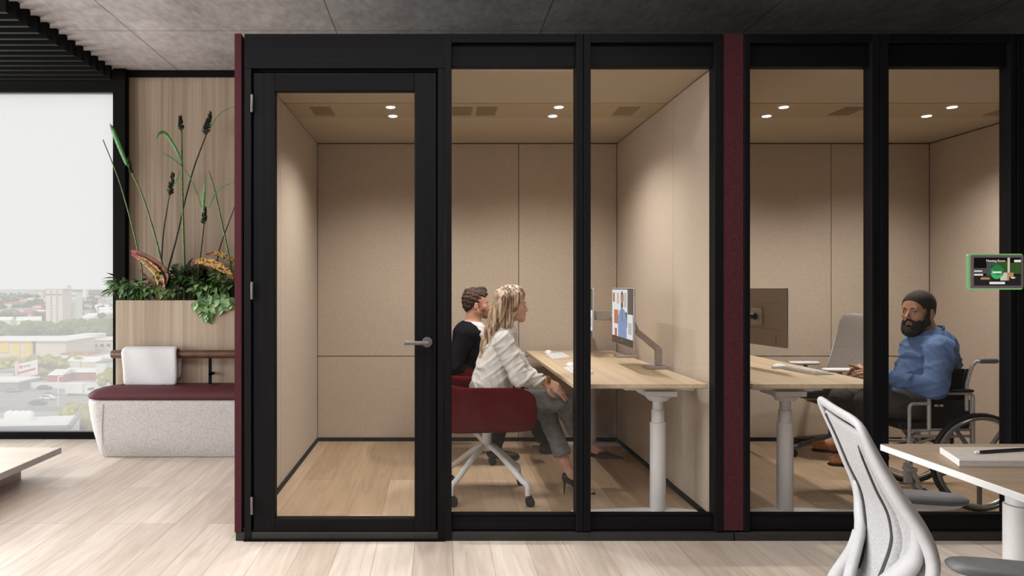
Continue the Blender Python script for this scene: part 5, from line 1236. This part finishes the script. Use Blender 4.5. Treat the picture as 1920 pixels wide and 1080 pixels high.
# ============================================================ man in the dark jacket
def man_a():
    Y0 = 5.12; P = lambda x, y, Y=Y0: A3(W(x,y,Y))
    t = thing('person', 'man with short brown hair, dark jacket and white shirt seated behind the woman', 'person', (W(880,735,Y0).x, Y0, FL))
    hd = Head(P(893,574), R(0), R(4), .90)
    B = Field((-.02,4.72,.03),(1.0,5.62,1.36),.0052); hd.skull(B)
    neck0, neck1 = hd.P(-.020,0,-.03), P(886,608); B.cap(neck0,neck1,.054,.060,.02)
    sh = [P(876,625,4.93), P(880,626,5.31)]; el = [P(852,688,4.90), P(868,690,5.36)]; wr = [P(886,704,4.98), P(905,705,5.25)]
    B.cap(P(882,628),P(876,725),.11,.12,.03)
    for i in (0,1):
        B.cap(P(884,620),sh[i],.05,.05,.03); B.cap(sh[i],el[i],.045,.038,.02); B.cap(el[i],wr[i],.036,.026,.02)
    hip = [P(876,738,5.03), P(876,738,5.21)]; kn = [P(948,752,4.98), P(985,748,5.28)]; an = [P(926,842,4.97), P(1024,836,5.31)]
    for i in (0,1): B.cap(hip[i],kn[i],.08,.06,.03); B.cap(kn[i],an[i],.055,.035,.02); B.cap(an[i],an[i]+(.08,0,-.055),.028,.022,.01)
    hand(B, wr[0], (.9,.1,-.2), (0,-.2,1), True, (.4,.5,.55,.6), .98); hand(B, wr[1], (.9,-.1,-.2), (0,.2,1), False, (.4,.5,.55,.6), .98)
    B.build('body', [SKIN_M, LIP, EYEW, DARK, STUB], t, lambda C: hd.mats(C, True, False), 1)
    brows(hd, DARK, t)
    Hh = Field(hd.P(0,0,.03)-.17,hd.P(0,0,.03)+.17,.0036)
    hd.e(Hh,(-.016,0,.058),(.101,.079,.088),.01); hd.e(Hh,(.025,0,.092),(.075,.062,.048),.02); hd.c(Hh,(-.06,0,.12),(.066,0,.128),.030,.026,.02); hd.e(Hh,(-.055,0,.01),(.055,.062,.06),.02)
    hd.e(Hh,(.098,0,.005),(.060,.090,.072),.006,True); hd.e(Hh,(.040,0,-.055),(.085,.090,.052),.006,True)
    for y in (-1,1): hd.e(Hh,(-.002,y*.085,-.005),(.024,.022,.036),.004,True)
    q0 = hd
    def st(x, y, z): return -.0022*np.sin(60*x+190*z+35*y+2*np.sin(20*x))-.0012*np.sin(260*z-50*x)
    Hh.ripple(st); Hh.build('hair', hairmat('brown_hair','1c110b','38241a','5c4230',(90,90,40),.75), t)
    # shirt
    S = Field((.06,4.95,.72),(.50,5.30,1.16),.0045)
    S.cap(P(886,628),P(884,700),.112,.112,.03); S.cap(neck1,P(890,626),.068,.085,.02); S.cap(neck0+(0,0,.0),neck1+(.0,0,-.01),.056,.061,.004,sub=True)
    S.ripple(folds(.005,110,(.2,.1,.9),5)); S.half(hd.P(0,0,-.078),(0,0,1))
    S.build('shirt', mat('white_shirt','d6cfcf','e2dddd',rough=.8,spec=.12), t)
    # jacket
    J = Field((-.06,4.78,.62),(.50,5.50,1.14),.005)
    J.cap(P(880,632),P(874,702),.125,.132,.03); 
    for i in (0,1):
        J.cap(P(880,624),sh[i],.064,.066,.035); J.cap(sh[i],el[i],.064,.058,.02); J.cap(el[i],wr[i]*.9+el[i]*.1,.057,.040,.02)
    J.ripple(folds(.007,70,(.5,.1,-.8),11))
    a, b = P(896,602), P(906,668)
    J.cap(a+(.02,-.01,0),b+(.055,-.01,0),.062,.040,.004,sub=True); J.cap(neck0,neck1+(.015,0,.005),.070,.074,.004,sub=True)
    for i in (0,1): J.cap(wr[i],wr[i]*2-el[i],.044,.044,0,sub=True)
    J.half(P(876,706),(0,0,-1)); J.build('jacket', mat('navy_jacket','101117','13141b',rough=.8,spec=.12,scale=(8,8,8)), t)
    T = Field((-.02,4.84,.13),(1.0,5.48,.80),.0055); T.cap(hip[0],hip[1],.125,.125,.03)
    for i in (0,1): T.cap(hip[i],kn[i],.098,.078,.03); T.cap(kn[i],an[i]+(0,0,.0),.072,.052,.02)
    T.ripple(folds(.006,70,(.8,.1,.6),12)); T.build('trousers', mat('black_trousers','0f1013','16171b',rough=.8,spec=.12), t)
    for i in (0,1): MB().tube([Vector(an[i]+(.0,0,-.05)),Vector(an[i]+(.0,0,.0)),Vector(an[i]*.9+kn[i]*.1)],.040,14).build('sock', bpy.data.materials['black_trousers'], t)
    for i in (0,1):
        Z_ = Field(an[i]-.16,an[i]+(.30,.12,.10),.0045); Z_.cap(an[i]+(-.01,0,-.03),an[i]+(.15,0,-.055),.042,.034,.02,flat=(0,0,1),ff=.85); Z_.cap(an[i]+(-.01,0,-.02),an[i]+(.02,0,.0),.042,.040,.01); Z_.half(an[i]+(0,0,-.082),(0,0,-1))
        Z_.build('shoe', mat('black_shoe','0c0c0c',rough=.35), t)
man_a()
# ============================================================ man in the wheelchair
def man_b():
    Y0 = 4.2; P = lambda x, y, Y=Y0: A3(W(x,y,Y))
    t = thing('person', 'bearded man in a blue shirt and brown shoes sitting in the wheelchair', 'person', (W(1745,765,Y0).x, Y0, FL))
    hd = Head(P(1722,588), R(180+24), R(2), 1.0)
    B = Field((2.20,3.86,.12),(3.22,4.56,1.40),.0048); hd.skull(B)
    neck0, neck1 = hd.P(-.022,0,-.03), P(1742,632); B.cap(neck0,neck1,.055,.062,.02)
    sh = [P(1765,658,4.00), P(1722,655,4.37)]; el = [P(1752,728,3.965), P(1690,722,4.38)]; wr = [P(1655,706,4.08), P(1636,700,4.26)]
    B.cap(P(1745,660),P(1742,745),.12,.125,.03)
    for i in (0,1):
        B.cap(P(1742,645),sh[i],.06,.055,.03); B.cap(sh[i],el[i],.055,.045,.02); B.cap(el[i],wr[i],.042,.029,.02)
    hip = [P(1748,768,4.11), P(1742,768,4.30)]; kn = [P(1632,753,4.09), P(1583,746,4.34)]; an = [P(1626,846,4.09), P(1590,822,4.34)]
    for i in (0,1): B.cap(hip[i]+(0,.03 if i == 0 else -.02,0),kn[i],.08,.062,.03); B.cap(kn[i],an[i],.055,.038,.02); B.cap(an[i],an[i]+(-.14,0,-.04),.034,.030,.02)
    hand(B, wr[0], (-.95,.06,.10), (-.05,-.75,.6), False, (.5,.55,.6,.65), 1.0, .5)
    hand(B, wr[1], (-.86,-.02,.40), (.25,-.45,.85), True, (.04,.75,.85,.9), 1.0, .3)
    B.build('body', [SKIN_T, mat('lips_brown','8a5a50',rough=.45), EYEW, DARK, mat('beard_shadow','2a1e18',rough=.8)], t, lambda C: hd.mats(C, None, False), 1)
    brows(hd, DARK, t)
    Hh = Field(hd.P(0,0,.03)-.18,hd.P(0,0,.03)+.18,.0036)
    hd.e(Hh,(-.013,0,.056),(.098,.0760,.0865),.004); hd.e(Hh,(.030,0,.051),(.0645,.0690,.0745),.008); hd.e(Hh,(-.05,0,.012),(.055,.062,.055),.012)
    hd.e(Hh,(.104,0,.000),(.066,.090,.075),.010,True); hd.e(Hh,(.030,0,-.055),(.085,.090,.058),.006,True)
    for y in (-1,1): hd.e(Hh,(-.002,y*.085,-.005),(.022,.022,.034),.004,True); hd.c(Hh,(.018,y*.066,.055),(.019,y*.070,-.015),.014,.011,.006,flat=(0,1,0),ff=.6)
    Hh.ripple(lambda x, y, z: -.0008*np.sin(400*x+90*z)*np.sin(380*z+200*y)); Hh.build('hair', hairmat('black_hair','17110e','241c17','31271f',(200,200,200),.85), t)
    Bd = Field(hd.P(.03,0,-.07)-.14,hd.P(.03,0,-.07)+.14,.0036)
    for y in (-1,1):
        hd.c(Bd,(.016,y*.060,-.012),(.018,y*.056,-.050),.014,.020,.012); hd.c(Bd,(.018,y*.056,-.050),(.066,y*.026,-.100),.020,.026,.016); hd.c(Bd,(.096,0,-.036),(.082,y*.028,-.056),.0065,.011,.008)
        hd.c(Bd,(.062,y*.044,-.052),(.070,y*.028,-.088),.013,.020,.016)
    hd.e(Bd,(.072,0,-.108),(.033,.038,.034),.02); hd.e(Bd,(.092,0,-.0715),(.008,.015,.006),.006)
    hd.e(Bd,(.103,0,-.0535),(.022,.016,.0065),.004,True)
    Bd.ripple(lambda x, y, z: -.0022*np.sin(230*x+60*z)*np.sin(150*z+210*y)); Bd.build('beard', hairmat('beard_hair','0d0a09','181210','2a201b',(220,220,120),.8), t)
    # blue shirt
    SB = mat('blue_shirt','5a719a','687fa6',rough=.85,spec=.12,scale=(12,12,12))
    S = Field((2.30,3.84,.55),(3.24,4.58,1.16),.005)
    S.cap(P(1742,655),P(1738,738),.142,.165,.03); S.cap(P(1728,672),P(1722,745),.115,.150,.03); S.cap(P(1758,655),P(1762,740),.10,.13,.03)
    for i in (0,1):
        S.cap(P(1744,641),sh[i],.075,.078,.04); S.cap(sh[i],el[i],.076,.066,.025); S.cap(el[i],wr[i]*.93+el[i]*.07,.064,.044,.025)
    S.cap(P(1744,640),neck1+(0,0,.004),.082,.069,.02)
    S.ripple(folds(.010,75,(.75,.15,.65),21)); S.ripple(folds(.007,125,(.5,.1,-.85),22)); S.ripple(folds(.003,190,(.8,.3,.2),23))
    for i in (0,1):
        d = wr[i]-el[i]; d /= np.linalg.norm(d); S.cap(wr[i]-d*.01, wr[i]+d*.06,.038,.038,.0,sub=True)
    S.cap(neck0,neck1+(-.008,0,.004),.058,.064,.004,sub=True); S.half(P(1700,770),(0,0,-1)); S.half(hd.P(0,0,-.095),(-.15,0,1))
    so = S.build('shirt', SB, t)
    C_ = Field((2.72,4.02,.95),(3.12,4.38,1.15),.0036)
    C_.cap(neck1+(.012,0,.06),neck1+(-.012,0,-.015),.068,.084,.0); C_.cap(neck1+(.02,0,.12),neck1+(-.02,0,-.1),.058,.076,.0,sub=True); C_.half(neck1+(0,0,.046),(-.35,0,1)); C_.half(neck1+(0,0,-.02),(.3,0,-1)); C_.cap(neck1+(-.06,0,.03),neck1+(-.12,0,-.03),.016,.034,.003,sub=True)
    C_.build('collar', mat('blue_collar','586f98','647ba2',rough=.85,spec=.12), so)
    T = Field((2.24,3.92,.22),(3.20,4.52,.86),.0055); T.cap(P(1742,768,4.15),P(1742,768,4.27),.118,.118,.03)
    for i in (0,1): T.cap(hip[i]+(0,.03 if i == 0 else -.02,0),kn[i],.096,.080,.03); T.cap(kn[i],an[i]+(0,0,.04),.078,.058,.02)
    T.ripple(folds(.006,65,(.8,.1,.6),13)); T.build('trousers', mat('taupe_trousers','4b4642','58524d',rough=.85,spec=.12,scale=(30,30,30)), t)
    LB_ = mat('tan_leather','d08648','de9559',rough=.35,scale=(25,25,25)); SL = mat('sole','2b1d16',rough=.6); SO = mat('navy_sock','1b2233',rough=.9)
    for i, dz in ((0,.012),(1,.02)):
        a = an[i]; q = a+(-.195,0,-.062+dz); Z_ = Field(np.minimum(a,q)-.12,np.maximum(a,q)+.12,.0042)
        Z_.cap(a+(.012,0,-.040),a+(-.10,0,-.045),.040,.040,.02); Z_.cap(a+(-.10,0,-.045),q,.038,.028,.02,flat=(0,0,1),ff=.9); Z_.cap(a+(.012,0,-.035),a+(.004,0,.01),.038,.036,.01); Z_.cap(a+(-.02,0,.02),a+(.0,0,.08),.031,.036,.0,sub=True)
        Z_.half(a+(0,0,-.083),(-dz*2.2,0,-1)); s_ = Z_.build('shoe', LB_, t)
        Z_ = Field(np.minimum(a,q)-.12,np.maximum(a,q)+.12,.0042)
        Z_.cap(a+(.014,0,-.070),a+(-.10,0,-.070),.044,.044,.02); Z_.cap(a+(-.10,0,-.070),q+(-.006,0,-.012),.042,.032,.02); Z_.half(a+(0,0,-.076),(dz*2.2,0,1)); Z_.half(a+(0,0,-.090),(-dz*2.2,0,-1)); Z_.build('sole', SL, s_)
        MB().tube([Vector(a+(0,0,.0)),Vector(a+(0,0,.07))],.042,14).build('sock', SO, t)
man_b()
